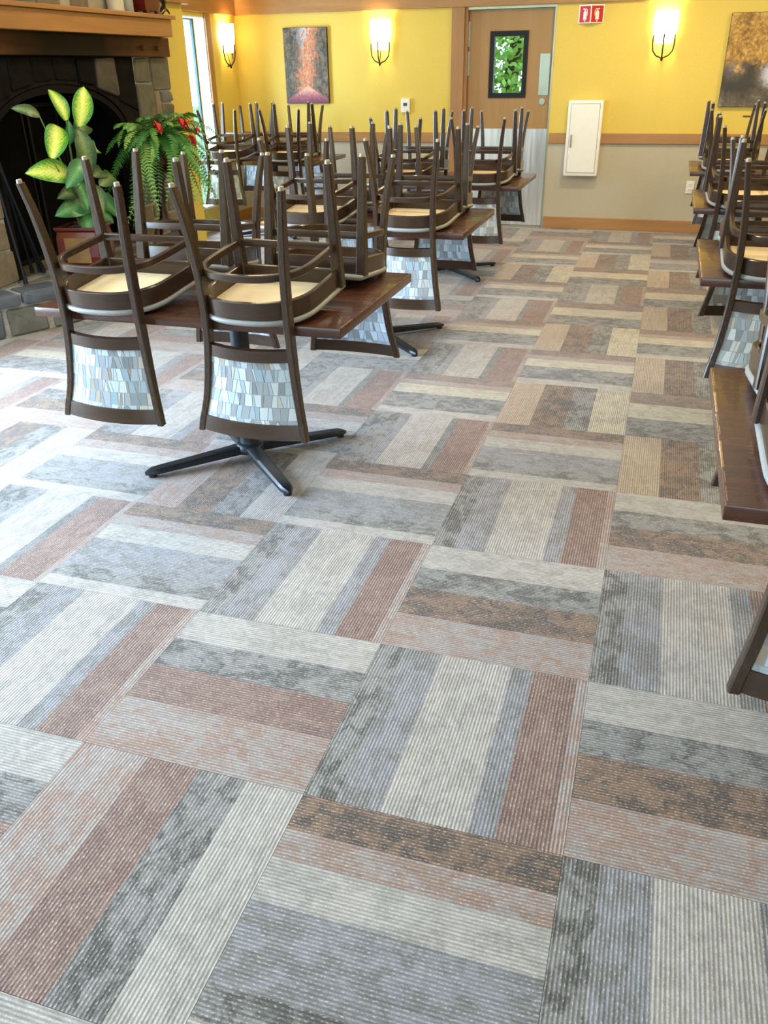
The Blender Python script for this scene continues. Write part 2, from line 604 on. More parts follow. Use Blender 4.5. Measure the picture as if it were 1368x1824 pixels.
# back wall (upper yellow, lower beige as a child)
b = MB()
b.box(XL - 0.3, DX0 - 0.0, YB, YB + 0.14, RAIL0 + 0.02, ZC)
b.box(DX1, XR + 0.2, YB, YB + 0.14, RAIL0 + 0.02, ZC)
b.box(DX0, DX1, YB, YB + 0.14, DZ, ZC)
wall_back = struct(b.build('wall_back', 'wall_yellow'), 'yellow papered back wall with a wooden chair rail')
b = MB()
b.box(XL - 0.3, DX0, YB + 0.002, YB + 0.14, 0, RAIL0 + 0.02)
b.box(DX1, XR + 0.2, YB + 0.002, YB + 0.14, 0, RAIL0 + 0.02)
b.build('dado', 'wall_beige', wall_back, label='beige textured lower wall')

# left wall, with a tall window in the corner beyond the fireplace and a wide one nearer
WY0, WY1, WZ0, WZ1 = 6.22, 7.33, 0.24, 2.0
NY0, NY1, NZ0, NZ1 = -0.85, 2.2, 0.3, 2.3
b = MB()
TH = 0.15
b.box(XL - TH, XL, 6.0, WY0, 0, ZC)
b.box(XL - TH, XL, WY1, YB + 0.14, RAIL0, ZC)
b.box(XL - TH, XL, WY0, WY1, WZ1, ZC)
b.box(XL - TH, XL, WY0, WY1, 0, WZ0)
b.box(XL - TH, XL, NY1, 2.4, 0, ZC)
b.box(XL - TH, XL, YR - 0.2, NY0, 0, ZC)
b.box(XL - TH, XL, NY0, NY1, NZ1, ZC)
b.box(XL - TH, XL, NY0, NY1, 0, NZ0)
wall_left = struct(b.build('wall_left', 'wall_yellow'), 'yellow left wall with the corner window')
box(XL - TH, XL - 0.002, WY1, YB + 0.14, 0, RAIL0).build('dado', 'wall_beige', wall_left, label='beige lower wall')
struct(box(XR, XR + 0.2, YR - 0.2, YB + 0.2, 0, ZC).build('wall_right', 'wall_yellow'), 'plain yellow right wall')
b = MB()
b.box(XL - 0.3, -2.6, YR - 0.2, YR, 0, ZC)
b.box(3.0, XR + 0.2, YR - 0.2, YR, 0, ZC)
b.box(-2.6, 3.0, YR - 0.2, YR, 2.35, ZC)
b.box(-2.6, 3.0, YR - 0.2, YR, 0, 0.35)
struct(b.build('wall_rear', 'wall_yellow'), 'yellow wall behind the viewer')


def window(name, label, axis, pos, a0, a1, z0, z1, mull, frame=0.05, ht=0.03):
    """frame, mullions and panes in the plane axis = pos"""
    root = struct(empty(name, (0, 0, 0)), label)

    def bx(p0, p1, q0, q1, zz0, zz1):
        if axis == 'x':
            return box(p0, p1, q0, q1, zz0, zz1)
        return box(q0, q1, p0, p1, zz0, zz1)
    fr = MB()
    for q0, q1, zz0, zz1 in ((a0, a0 + frame, z0, z1), (a1 - frame, a1, z0, z1), (a0 + frame, a1 - frame, z0, z0 + frame), (a0 + frame, a1 - frame, z1 - frame, z1)):
        t = bx(pos - ht, pos + ht, q0, q1, zz0, zz1)
        fr.add(t.v, t.f)
    fr.build('window_frame', 'window_frame', root)
    n = mull + 1
    w = (a1 - a0 - 2 * frame - mull * 0.05) / n
    for k in range(n):
        q0 = a0 + frame + k * (w + 0.05)
        bx(pos - 0.004, pos + 0.004, q0, q0 + w, z0 + frame, z1 - frame).build('pane', 'pane_glass', root)
        if k < mull:
            bx(pos - 0.028, pos + 0.028, q0 + w, q0 + w + 0.05, z0 + frame, z1 - frame).build('mullion', 'window_frame', root)
    return root


w1 = window('window_1', 'tall narrow corner window with dark teal frame beside the fireplace', 'x', XL - 0.135, WY0, WY1, WZ0, WZ1, 0, 0.024, 0.013)
b = MB()
b.box(XL - 0.104, XL + 0.001, WY1 - 0.012, WY1, WZ0, WZ1)
b.box(XL - 0.104, XL + 0.001, WY0, WY0 + 0.012, WZ0, WZ1)
b.box(XL - 0.104, XL + 0.001, WY0, WY1, WZ1 - 0.012, WZ1)
b.build('reveal', 'reveal_paint', w1, label='white painted window reveal')
box(XL - 0.104, XL + 0.03, WY0, WY1, WZ0 - 0.0, WZ0 + 0.02).build('window_sill', 'reveal_paint', w1)
window('window_2', 'wide window in the left wall nearer than the fireplace', 'x', XL - 0.18, NY0, NY1, NZ0, NZ1, 2)
window('window_3', 'wide window in the wall behind the viewer', 'y', YR - 0.12, -2.6, 3.0, 0.35, 2.35, 3)

# wooden trims
CZ0, CZ1 = 2.04, 2.18
struct(box(XL, XR, YB - 0.035, YB + 0.001, CZ0, CZ1, 0.004).build('trim_1', 'trim_wood'), 'honey wood header board along the top of the back wall')
struct(box(XL - 0.001, XL + 0.035, 6.12, YB - 0.035, CZ0 - 0.005, CZ1, 0.004).build('trim_2', 'mantel_wood'), 'honey wood header board over the corner window')
struct(box(XL, DX0 - 0.13, YB - 0.022, YB + 0.001, RAIL0, RAIL1, 0.005).build('trim_3', 'trim_wood'), 'wooden chair rail left of the door')
struct(box(DX1 + 0.015, XR, YB - 0.022, YB + 0.001, RAIL0, RAIL1, 0.005).build('trim_4', 'trim_wood'), 'wooden chair rail right of the door')
struct(box(XL - 0.001, XL + 0.022, WY1 + 0.11, YB - 0.022, RAIL0, RAIL1, 0.005).build('trim_5', 'mantel_wood'), 'wooden chair rail under the corner sconce')
struct(box(XL - 0.001, XL + 0.02, WY1, WY1 + 0.10, 0.0, CZ0 - 0.005, 0.004).build('trim_6', 'trim_wood_upright'), 'upright wooden casing beside the corner window')
struct(box(DX1 + 0.015, XR, YB - 0.018, YB + 0.002, 0.0, 0.115, 0.004).build('baseboard_back', 'trim_wood'), 'wooden baseboard right of the door')
struct(box(XL, DX0 - 0.13, YB - 0.018, YB + 0.002, 0.0, 0.115, 0.004).build('baseboard_back', 'trim_wood'), 'wooden baseboard left of the door')
struct(box(XL - 0.001, XL + 0.018, WY1 + 0.10, YB - 0.018, 0.0, 0.115, 0.004).build('baseboard_left', 'mantel_wood'), 'wooden baseboard under the corner sconce')
struct(box(DX0 - 0.13, DX0, YB - 0.03, YB + 0.001, 0.0, CZ0, 0.004).build('trim_7', 'trim_wood_upright'), 'wide wooden casing left of the door')

# door
door = struct(empty('door_1', ((DX0 + DX1) / 2, YB + 0.06, 0)), 'honey oak door with a small window and steel kick plate')


def dpart(name, mat, x0, x1, y0, y1, z0, z1, bev=0.0, parent=door, label=None, smooth=False):
    o = box(x0, x1, y0, y1, z0, z1, bev).build(name, mat, None, smooth)
    o.parent = parent
    o.matrix_parent_inverse = Matrix.Translation(-Vector(door.location))
    if label:
        o['label'] = label
    return o


yd = YB + 0.05
gx0, gx1, gz0, gz1 = -1.17, -0.83, 1.26, 1.81
lb = MB()
lx0, lx1 = DX0 + 0.033, DX1 - 0.015
lb.box(lx0, gx0, yd, yd + 0.045, 0.01, DZ - 0.021)
lb.box(gx1, lx1, yd, yd + 0.045, 0.01, DZ - 0.021)
lb.box(gx0, gx1, yd, yd + 0.045, 0.01, gz0)
lb.box(gx0, gx1, yd, yd + 0.045, gz1, DZ - 0.021)
lf = lb.build('door_leaf', 'door_wood')
lf.parent = door
lf.matrix_parent_inverse = Matrix.Translation(-Vector(door.location))
fb = MB()
for x0, x1, z0, z1 in ((gx0 - 0.02, gx0 + 0.025, gz0 - 0.02, gz1 + 0.02), (gx1 - 0.025, gx1 + 0.02, gz0 - 0.02, gz1 + 0.02),
                       (gx0 + 0.025, gx1 - 0.025, gz0 - 0.02, gz0 + 0.025), (gx0 + 0.025, gx1 - 0.025, gz1 - 0.025, gz1 + 0.02)):
    fb.box(x0, x1, yd - 0.012, yd + 0.057, z0, z1)
fo = fb.build('window_frame', 'iron')
fo.parent = door
fo.matrix_parent_inverse = Matrix.Translation(-Vector(door.location))
dpart('pane', 'pane_glass', gx0 + 0.02, gx1 - 0.02, yd + 0.018, yd + 0.026, gz0 + 0.02, gz1 - 0.02)
dpart('kick_plate', 'brushed_steel', lx0 + 0.01, lx1 - 0.005, yd - 0.004, yd, 0.015, 0.955, label='brushed steel kick plate')
dpart('push_plate', 'satin_metal', -0.685, -0.585, yd - 0.006, yd, 1.26, 1.63, 0.002, label='satin metal push plate')
o = MB().lathe([(0.001, -0.012), (0.03, -0.012), (0.033, -0.004), (0.033, 0.0)], 20).build('lock_cylinder', 'satin_metal', None, True)
o.parent = door
o.rotation_euler = (R(-90), 0, 0)
o.location = Vector((-0.64, yd, 1.205)) - Vector(door.location)
for z in (1.55, 1.81):
    dpart('hinge', 'satin_metal', lx0 - 0.03, lx0 + 0.012, yd - 0.012, yd + 0.002, z - 0.11, z + 0.11, 0.003)
jb = MB()
jb.box(DX1 - 0.012, DX1 + 0.001, YB - 0.003, YB + 0.139, 0, DZ)
jb.box(DX0 + 0.032, DX1 - 0.012, YB - 0.001, YB + 0.139, DZ - 0.018, DZ)
jo = jb.build('door_frame', 'satin_metal')
jo.parent = door
jo.matrix_parent_inverse = Matrix.Translation(-Vector(door.location))
dpart('door_jamb', 'trim_wood_upright', DX0, DX0 + 0.030, YB - 0.001, YB + 0.139, 0, DZ)
dpart('threshold', 'satin_metal', DX0 + 0.03, DX1 - 0.018, YB - 0.002, YB + 0.139, -0.005, 0.006)

# ------------------------------------------------------------------ outside (seen through panes)
struct(box(-30, 30, YB + 0.2, 45, -0.35, -0.2).build('ground_lawn', 'grass'), 'lawn beyond the door')
struct(box(-30, XL - 0.32, -25, YB + 0.19, -0.35, -0.2).build('ground_patio', 'patio'), 'pale paving outside the left windows')


def tree(x, y, h, trunk_r, crown, seed, label, n, k):
    rng = random.Random(seed)
    root = tag(empty('tree', (x, y, -0.2)), label, 'tree', 'trees outside the door')
    pts = [(rng.uniform(-0.08, 0.08) * k, 0, h * k / 5) for k in range(6)]
    MB().tube(pts, [trunk_r * (1 - 0.12 * k) for k in range(6)], 8).build('trunk', 'bark', root, True)
    fm = MB()
    for _ in range(n):
        while True:
            p = Vector((rng.uniform(-1, 1), rng.uniform(-1, 1), rng.uniform(-1, 1)))
            if 0.35 < p.length < 1:
                break
        c = Vector((p.x * crown, p.y * crown, h * 0.62 + p.z * h * 0.5))
        a = Vector((rng.uniform(-1, 1), rng.uniform(-1, 1), rng.uniform(-1, 1))).normalized()
        d = a.orthogonal().normalized()
        s = rng.uniform(0.04, 0.08) * (0.6 + 0.7 * k)
        fm.add([c - a * s, c + d * s * 0.6, c + a * s, c - d * s * 0.6], [(0, 1, 2, 3)])
    fo = fm.build('foliage', 'leaf_tree', root)
    fo['kind'] = 'stuff'


tree(-1.72, 12.0, 4.2, 0.13, 1.25, 5, 'leafy green tree with a dark trunk seen through the door pane', 5200, 0.5)
tree(-4.6, 16.0, 5.2, 0.2, 1.9, 9, 'tall green tree left of the trunk in the door pane', 7000, 1.0)
tree(-0.9, 18.5, 5.6, 0.2, 2.2, 13, 'tall green tree far behind the door pane on the right', 7000, 1.0)


# ------------------------------------------------------------------ carpet tiles
T = 0.61
PAL = {  # band colour, mottling colour
    'L': ('#a09893', '#8f8883'), 'N': ('#817e83', '#6f6a69'), 'D': ('#7d7977', '#514c49'), 'G': ('#716e6d', '#5b5856'),
    'R': ('#70554d', '#7f665c'), 'P': ('#8e827e', '#8a7065'), 'B': ('#775d4b', '#4e4039'), 'T': ('#93816f', '#9b8a7a'),
    'K': ('#7d6454', '#60504a'), 'W': ('#aca391', '#988f82'),
}
DES = {
    'A': 'D.13 N.18 L.34 N.10 R.20 P.05',
    'A2': 'D.24 N.08 L.34 G.06 R.24 P.04',
    'B': 'P.28 B.25 D.21 L.26',
    'B2': 'T.27 B.26 D.19 W.28',
    'C': 'B.17 P.13 L.18 N.30 D.12 L.10',
    'C2': 'K.17 P.12 W.22 D.36 L.13',
    'C3': 'K.28 W.34 D.38',
    'B3': 'P.31 R.24 D.21 L.24',
}
MESH = {}


def carpet_mesh(des, clip=None):
    key = (des, clip)
    if key in MESH:
        return MESH[key]
    c0, c1, d0, d1 = clip or (0, T, 0, T)
    bands = [(s[0], float(s[1:])) for s in DES[des].split()]
    tot = sum(w for _, w in bands)
    edges = [0.0]
    for _, w in bands:
        edges.append(edges[-1] + w / tot * T)
    bm = bmesh.new()
    uvl = bm.loops.layers.uv.new('UVMap')
    cb = bm.loops.layers.float_color.new('band')
    ca = bm.loops.layers.float_color.new('alt')

    def face(vs, k):
        f = bm.faces.new(vs)
        for lp in f.loops:
            lp[uvl].uv = (lp.vert.co.x, lp.vert.co.y)
            lp[cb] = srgb(PAL[k][0])
            lp[ca] = srgb(PAL[k][1])
    g = 0.0001
    top = 0.0
    bot = -0.007
    bev = 0.0005
    for (k, _), e0, e1 in zip(bands, edges[:-1], edges[1:]):
        x0, x1 = max(e0, c0), min(e1, c1)
        if x1 - x0 < 1e-4:
            continue
        first, last = x0 <= c0 + 1e-6, x1 >= c1 - 1e-6
        X0 = x0 + (g if first else 0)
        X1 = x1 - (g if last else 0)
        Y0, Y1 = d0 + g, d1 - g
        A0 = X0 + (bev if first else 0)
        A1 = X1 - (bev if last else 0)
        V = lambda x, y, z: bm.verts.new((x, y, z))
        face([V(A0, Y0 + bev, top), V(A1, Y0 + bev, top), V(A1, Y1 - bev, top), V(A0, Y1 - bev, top)], k)
        face([V(A0, Y0 + bev, top), V(A0, Y0, bot), V(A1, Y0, bot), V(A1, Y0 + bev, top)], k)
        face([V(A0, Y1 - bev, top), V(A1, Y1 - bev, top), V(A1, Y1, bot), V(A0, Y1, bot)], k)
        if first:
            face([V(A0, Y0 + bev, top), V(A0, Y1 - bev, top), V(X0, Y1, bot), V(X0, Y0, bot)], k)
        if last:
            face([V(A1, Y1 - bev, top), V(A1, Y0 + bev, top), V(X1, Y0, bot), V(X1, Y1, bot)], k)
    me = bpy.data.meshes.new('carpet_tile')
    bm.to_mesh(me)
    bm.free()
    me.materials.append(MATS['carpet'])
    MESH[key] = me
    return me


# designs read off the photograph; upright tiles list bands left to right, lying tiles far to near
KNOWN = {(0, 0): 'A', (0, 2): 'A', (-1, 1): 'A', (-2, 0): 'A', (0, 4): 'B2', (1, 3): 'B2', (0, 6): 'B2', (1, 5): 'B2', (-1, 5): 'A2', (-1, 3): 'A2',
         (-1, -1): 'B3', (1, -1): 'A', (1, 1): 'A', (-1, 7): 'A2', (0, 8): 'A2', (1, 7): 'B2', (-2, 2): 'B', (-3, 1): 'A2', (-2, 4): 'A2', (-1, 9): 'B2', (1, 9): 'B2', (0, 10): 'B2',
         (0, 1): 'rB', (-1, 0): 'rB3', (1, 0): 'rB', (1, 2): 'rB', (0, 3): 'C', (-1, 2): 'C', (0, -1): 'C', (-2, 1): 'C', (0, 5): 'C2', (1, 4): 'C3', (1, 6): 'C2',
         (-1, 4): 'C2', (-1, 6): 'C2', (0, 7): 'C3', (0, 9): 'C3', (-2, 3): 'C', (-3, 2): 'C', (-2, -1): 'rB3', (-1, 8): 'C2', (1, 8): 'C3'}
rng = random.Random(11)
for j in range(-3, 14):
    for i in range(-7, 7):
        x0, y0 = i * T, j * T
        up = (i + j) % 2 == 0
        des = KNOWN.get((i, j)) or rng.choice(['A', 'A2', 'B', 'B2', 'A', 'B3'] if up else ['C', 'C2', 'C3', 'rB', 'C', 'rB3'])
        rev = des.startswith('r')
        dk = des[1:] if rev else des
        # world-space clip against the room
        wx0, wx1 = max(x0, XL), min(x0 + T, XR)
        wy0, wy1 = y0, min(y0 + T, YB)
        if wx1 - wx0 < 0.03 or wy1 - wy0 < 0.03:
            continue
        # local frame: bands across local x
        if up:
            org, ang = (x0, y0), 0.0
            cl = (wx0 - x0, wx1 - x0, wy0 - y0, wy1 - y0)
        elif not rev:       # local x runs from far to near:  world y = y0+T - lx ; world x = x0 + ly
            org, ang = (x0, y0 + T), -math.pi / 2
            cl = (y0 + T - wy1, y0 + T - wy0, wx0 - x0, wx1 - x0)
        else:               # local x runs near to far: world y = y0 + lx ; world x = x0 + T - ly
            org, ang = (x0 + T, y0), math.pi / 2
            cl = (wy0 - y0, wy1 - y0, x0 + T - wx1, x0 + T - wx0)
        full = abs(cl[0]) < 1e-6 and abs(cl[2]) < 1e-6 and abs(cl[1] - T) < 1e-6 and abs(cl[3] - T) < 1e-6
        me = carpet_mesh(dk, None if full else tuple(round(v, 4) for v in cl))
        link('carpet_tile', me, floor, (org[0], org[1], 0), (0, 0, ang))


# ------------------------------------------------------------------ chair (built once, upside-down copies on the tables)
S, H = 0.467, 0.862
ZK = [0, .1, .2, .3, .4, .46, .55, .65, .75, .862]
HK = [.195, .181, .170, .162, .159, .159, .163, .172, .186, .209]
YK = [-.010, 0, .005, .007, .004, 0, -.009, -.025, -.046, -.077]


def interp(z, ys):
    for k in range(len(ZK) - 1):
        if z <= ZK[k + 1] + 1e-9:
            t = (z - ZK[k]) / (ZK[k + 1] - ZK[k])
            # smooth (catmull-rom)
            p0 = ys[max(k - 1, 0)]
            p1, p2 = ys[k], ys[k + 1]
            p3 = ys[min(k + 2, len(ys) - 1)]
            return 0.5 * ((2 * p1) + (-p0 + p2) * t + (2 * p0 - 5 * p1 + 4 * p2 - p3) * t * t + (-p0 + 3 * p1 - 3 * p2 + p3) * t ** 3)
    return ys[-1]


def chamfer_rect(cx, cy, wx, wy, z, c):
    return [(cx - wx + c, cy - wy, z), (cx + wx - c, cy - wy, z), (cx + wx, cy - wy + c, z), (cx + wx, cy + wy - c, z),
            (cx + wx - c, cy + wy, z), (cx - wx + c, cy + wy, z), (cx - wx, cy + wy - c, z), (cx - wx, cy - wy + c, z)]


def hoop_path(off=0.0, n=26, yf=0.375):
    """U-shaped plan of the bent seat ring: straight sides, round back; off shrinks it"""
    hw, hr, yc, ex = 0.207 - off, 0.203 - off, 0.17, 2.5
    pts = [(hw, yf), (hw, 0.28)]
    for k in range(n + 1):
        a = math.pi * k / n
        c, s = math.cos(a), math.sin(a)
        pts.append((hw * abs(c) ** (2 / ex) * (1 if c >= 0 else -1), yc - hr * abs(s) ** (2 / ex)))
    pts += [(-hw, 0.28), (-hw, yf)]
    return pts


def band_loft(off_out, thick, z0, z1, yf=0.375):
    a = hoop_path(off_out, yf=yf)
    b2 = hoop_path(off_out + thick, yf=yf)
    c = 0.003
    rings = []
    for (ax, ay), (bx, by) in zip(a, b2):
        d = Vector((ax - bx, ay - by, 0))
        d = d.normalized() * c if d.length > 1e-6 else d
        rings.append([(ax, ay, z0 + c), (ax, ay, z1 - c), (ax - d.x, ay - d.y, z1), (bx + d.x, by + d.y, z1),
                      (bx, by, z1 - c), (bx, by, z0 + c), (bx + d.x, by + d.y, z0), (ax - d.x, ay - d.y, z0)])
    return MB().loft([[(x, y, z - S) for x, y, z in r] for r in rings])


def shift(rings):
    return [[(x, y, z - S) for x, y, z in r] for r in rings]


PIECES = [((.52, .60, .65), 5), ((.66, .70, .72), 5), ((.36, .38, .40), 5), ((.27, .29, .31), 4), ((.42, .50, .56), 3), ((.40, .32, .24), 1), ((.58, .53, .45), 1),
          ((.33, .44, .50), 1)]


def panel_mesh(seed):
    rg = random.Random(seed)
    cols = [c for c, w in PIECES for _ in range(w)]
    bm = bmesh.new()
    cl = bm.loops.layers.float_color.new('piece')
    z0, z1 = 0.585, 0.806

    def P(u, z, side):
        hw = interp(z, HK) - 0.012
        y = interp(z, YK) - 0.026 * (1 - u * u)
        return (u * hw, y + side, z - S)

    def quad(a, b2, c, d, col):
        try:
            f = bm.faces.new([bm.verts.new(p) for p in (a, b2, c, d)])
        except ValueError:
            return
        for lp in f.loops:
            lp[cl] = (*col, 1)
        f.smooth = True
    grout = (.30, .33, .35)
    nu, nz = 12, 4
    for side in (-0.006, 0.006):
        for a in range(nu):
            for c in range(nz):
                u0, u1 = -1 + 2 * a / nu, -1 + 2 * (a + 1) / nu
                q0, q1 = z0 + (z1 - z0) * c / nz, z0 + (z1 - z0) * (c + 1) / nz
                pts = [P(u0, q0, side), P(u1, q0, side), P(u1, q1, side), P(u0, q1, side)]
                if side > 0:
                    pts.reverse()
                quad(*pts, grout)
    # rim
    for a in range(nu):
        u0, u1 = -1 + 2 * a / nu, -1 + 2 * (a + 1) / nu
        for q in (z0, z1):
            quad(P(u0, q, -.006), P(u1, q, -.006), P(u1, q, .006), P(u0, q, .006), grout)
    rows = [0.0, 0.12, 0.32, 0.53, 0.73, 0.93, 1.0]
    for side in (-0.0068, 0.0068):
        for r0, r1 in zip(rows[:-1], rows[1:]):
            # slanted division lines along the row
            cuts = [(-1.0, -1.0)]
            u = -1.0
            while u < 0.94:
                u += rg.choice([.05, .08, .10, .12, .14, .16, .18])
                sl = rg.uniform(-0.035, 0.035)
                cuts.append((min(u - sl, 1), min(u + sl, 1)))
            cuts[-1] = (1.0, 1.0)
            g = 0.007
            for (a0, b0), (a1, b1) in zip(cuts[:-1], cuts[1:]):
                zz0 = z0 + (z1 - z0) * r0 + 0.0012
                zz1 = z0 + (z1 - z0) * r1 - 0.0012
                wob = rg.uniform(-0.0015, 0.0015)
                pts = [P(a0 + g, zz0 + wob, side), P(a1 - g, zz0 - wob, side), P(b1 - g, zz1, side), P(b0 + g, zz1, side)]
                if side > 0:
                    pts.reverse()
                c = rg.choice(cols)
                k = rg.uniform(0.9, 1.08)
                quad(*pts, tuple(min(1, v * k * 0.86) for v in c))
    me = bpy.data.meshes.new('backrest_panel')
    bm.to_mesh(me)
    bm.free()
    me.materials.append(MATS['mosaic_fabric'])
    return me


def rail(z0, z1, t=0.011, inset=0.010):
    rings = []
    for k in range(17):
        u = -1 + 2 * k / 16
        zm = (z0 + z1) / 2
        hw = interp(zm, HK) - inset
        ring = []
        for z, s in ((z0, -t), (z0, t), (z1, t), (z1, -t)):
            y = interp(z, YK) - 0.028 * (1 - u * u)
            hwz = interp(z, HK) - inset
            ring.append((u * hwz, y + s, z - S))
        rings.append(ring)
    return MB().loft(rings)


PARTS = []      # (name, mesh, label, [children])


def make_chair_parts():
    # back posts: one bent stick each from foot to crest
    for sx in (1, -1):
        rings = []
        for k in range(23):
            z = 0.012 + (H - 0.012) * k / 22
            wx = 0.0105 + 0.003 * min(1, z / 0.3)
            wy = 0.0145 + 0.006 * math.sin(math.pi * min(1, z / 0.75))
            rings.append(chamfer_rect(sx * interp(z, HK), interp(z, YK), wx, wy, z, 0.004))
        me = MB().loft(shift(rings)).mesh('back_post', 'chair_wood', True)
        g = MB().lathe([(0.0085, -S), (0.0098, -S + 0.004), (0.0098, -S + 0.013)], 10, (sx * HK[0], YK[0], 0)).mesh('foot_glide', 'glide', True)
        PARTS.append(('back_post', me, None, [('foot_glide', g)]))
    for sx in (1, -1):
        rings = []
        for k in range(12):
            z = 0.012 + (0.443 - 0.012) * k / 11
            t = z / 0.44
            w = 0.0130 + 0.0080 * t
            rings.append(chamfer_rect(sx * (0.196 + 0.004 * t), 0.366 + 0.002 * t, w, w, z, 0.0045))
        me = MB().loft(shift(rings)).mesh('leg', 'chair_wood', True)
        g = MB().lathe([(0.0085, -S), (0.0098, -S + 0.004), (0.0098, -S + 0.013)], 10, (sx * 0.196, 0.366, 0)).mesh('foot_glide', 'glide', True)
        PARTS.append(('leg', me, None, [('foot_glide', g)]))
    PARTS.append(('seat_ring', band_loft(0.0, 0.017, 0.378, 0.441).mesh('seat_ring', 'chair_wood_rail', True), None, []))
    PARTS.append(('stretcher_ring', band_loft(0.004, 0.017, 0.285, 0.311).mesh('stretcher_ring', 'chair_wood_rail', True), None, []))
    PARTS.append(('front_rail', box(-0.185, 0.185, 0.352, 0.372, 0.378 - S, 0.441 - S, 0.003).mesh('front_rail', 'chair_wood_rail', True), None, []))
    PARTS.append(('front_stretcher', box(-0.185, 0.185, 0.354, 0.372, 0.283 - S, 0.309 - S, 0.003).mesh('front_stretcher', 'chair_wood_rail', True), None, []))
    # seat board seen from underneath
    p = hoop_path(0.018, yf=0.352)
    PARTS.append(('seat_board', MB().prism(p, lambda a, b2, d: (a, b2, d), 0.431 - S, 0.4395 - S).mesh('seat_board', 'plywood'), 'pale plywood seat underside', []))
    # corner blocks under the board
    # pad with a rolled edge
    prof = [(0.006, 0.4405), (-0.003, 0.4415), (-0.007, 0.447), (-0.0065, 0.455), (0.002, 0.4615), (0.02, 0.4655), (0.06, 0.467)]
    rings = []
    for off, z in prof:
        q = hoop_path(off, yf=0.392 - off)
        rings.append([(x, y, z - S) for x, y in q])
    PARTS.append(('seat_pad', MB().loft(rings).mesh('seat_pad', 'pad_vinyl', 'all'), 'grey vinyl seat pad', []))
    PARTS.append(('lower_back_rail', rail(0.545, 0.586).mesh('lower_back_rail', 'chair_wood_rail', True), None, []))
    PARTS.append(('crest_rail', rail(0.805, 0.858).mesh('crest_rail', 'chair_wood_rail', True), None, []))


make_chair_parts()
PANELS = [panel_mesh(k) for k in (3, 8, 21, 34)]
ZT = 0.74
TILT = 0.102
NCH = 0


def chair(cx, cy, yaw, label, group, tilt=TILT):
    """upside-down chair: seat pad on the table edge, back hanging outside"""
    global NCH
    root = tag(empty('dining_chair', (cx, cy, ZT + 0.001)), label, 'chair', group)
    M = Matrix.Rotation(yaw, 3, 'Z') @ Matrix.Rotation(tilt, 3, 'X') @ Matrix.Rotation(math.pi, 3, 'Y')
    root.rotation_euler = M.to_euler()
    for name, me, lab, kids in PARTS:
        o = link(name, me, root, label=lab)
        for kn, km in kids:
            link(kn, km, o)
    link('backrest_panel', PANELS[NCH % 4], root, label='blue and grey mosaic patterned upholstery')
    NCH += 1
    return root


# ------------------------------------------------------------------ table
TW, TD = 1.24, 0.90
TMESH = {}


def make_table_meshes():
    # slab with eased edge
    TMESH['tabletop'] = box(-TW / 2, TW / 2, -TD / 2, TD / 2, ZT - 0.036, ZT, 0.005).mesh('tabletop', 'tabletop_wood', True)
    e = MB()
    # pale broken line along the top edges of both ends
    r = random.Random(4)
    for s in (-1, 1):
        y = -TD / 2 + 0.02
        while y < TD / 2 - 0.05:
            l = r.uniform(0.04, 0.16)
            w = r.uniform(0.002, 0.0045)
            y1 = min(y + l, TD / 2 - 0.01)
            x = s * (TW / 2)
            e.add([(x - s * 0.0062, y, ZT + 0.0002), (x - s * 0.0062, y1, ZT + 0.0002), (x - s * (0.0056 - w), y1, ZT - 0.0008), (x - s * (0.0056 - w), y, ZT - 0.0008)], [(0, 1, 2, 3)])
            y = y1 + r.uniform(0.0, 0.05)
    TMESH['pale_edge'] = e.mesh('pale_edge', 'pale_edge')
    TMESH['column'] = MB().lathe([(0.048, 0.045), (0.040, 0.06), (0.0385, 0.10), (0.0385, ZT - 0.06), (0.05, ZT - 0.05)], 24).mesh('column', 'black_metal', True)
    TMESH['base_hub'] = MB().lathe([(0.035, 0.028), (0.066, 0.030), (0.068, 0.048), (0.060, 0.062), (0.050, 0.070)], 24).mesh('base_hub', 'black_metal', True)
    # cast arm pointing along +x, rounded end
    rings = []
    L = 0.47
    for k in range(15):
        t = k / 14
        x = 0.02 + (L - 0.02) * t
        w = 0.034 - 0.008 * t
        zt = 0.066 - 0.030 * t ** 0.8
        zb = 0.030 - 0.016 * t
        if t > 0.9:
            q = (t - 0.9) / 0.1
            w *= math.sqrt(max(0.02, 1 - q * q * 0.93))
            zt -= 0.010 * q * q
        rings.append([(x, -w, zb), (x, w, zb), (x, w, zt - 0.008), (x, w * 0.7, zt), (x, -w * 0.7, zt), (x, -w, zt - 0.008)])
    TMESH['base_arm'] = MB().loft(rings).mesh('base_arm', 'black_metal', True)
    TMESH['glide'] = MB().lathe([(0.018, 0.0), (0.018, 0.013), (0.008, 0.016)], 12, (L - 0.03, 0, 0)).mesh('leveling_foot', 'rubber', True)
    TMESH['mount_arm'] = box(-0.36, 0.36, -0.022, 0.022, ZT - 0.058, ZT - 0.0355, 0.003).mesh('mounting_arm', 'black_metal', True)


make_table_meshes()


def table(cx, cy, label, group, base_off=(0, 0), rot=0.0):
    root = tag(empty('dining_table', (cx, cy, 0), (0, 0, rot)), label, 'table', group)
    top = link('tabletop', TMESH['tabletop'], root)
    link('pale_edge', TMESH['pale_edge'], top, label='pale edge of the tabletop')['kind'] = 'stuff'
    link('column', TMESH['column'], root, (base_off[0], base_off[1], 0))
    link('base_hub', TMESH['base_hub'], root, (base_off[0], base_off[1], 0))
    for k in range(4):
        a = link('base_arm', TMESH['base_arm'], root, (base_off[0], base_off[1], 0), (0, 0, R(45 + 90 * k)))
        link('leveling_foot', TMESH['glide'], a)
    for a in (R(38), R(-38)):
        link('mounting_arm', TMESH['mount_arm'], root, (base_off[0], base_off[1], 0), (0, 0, a))
    return root


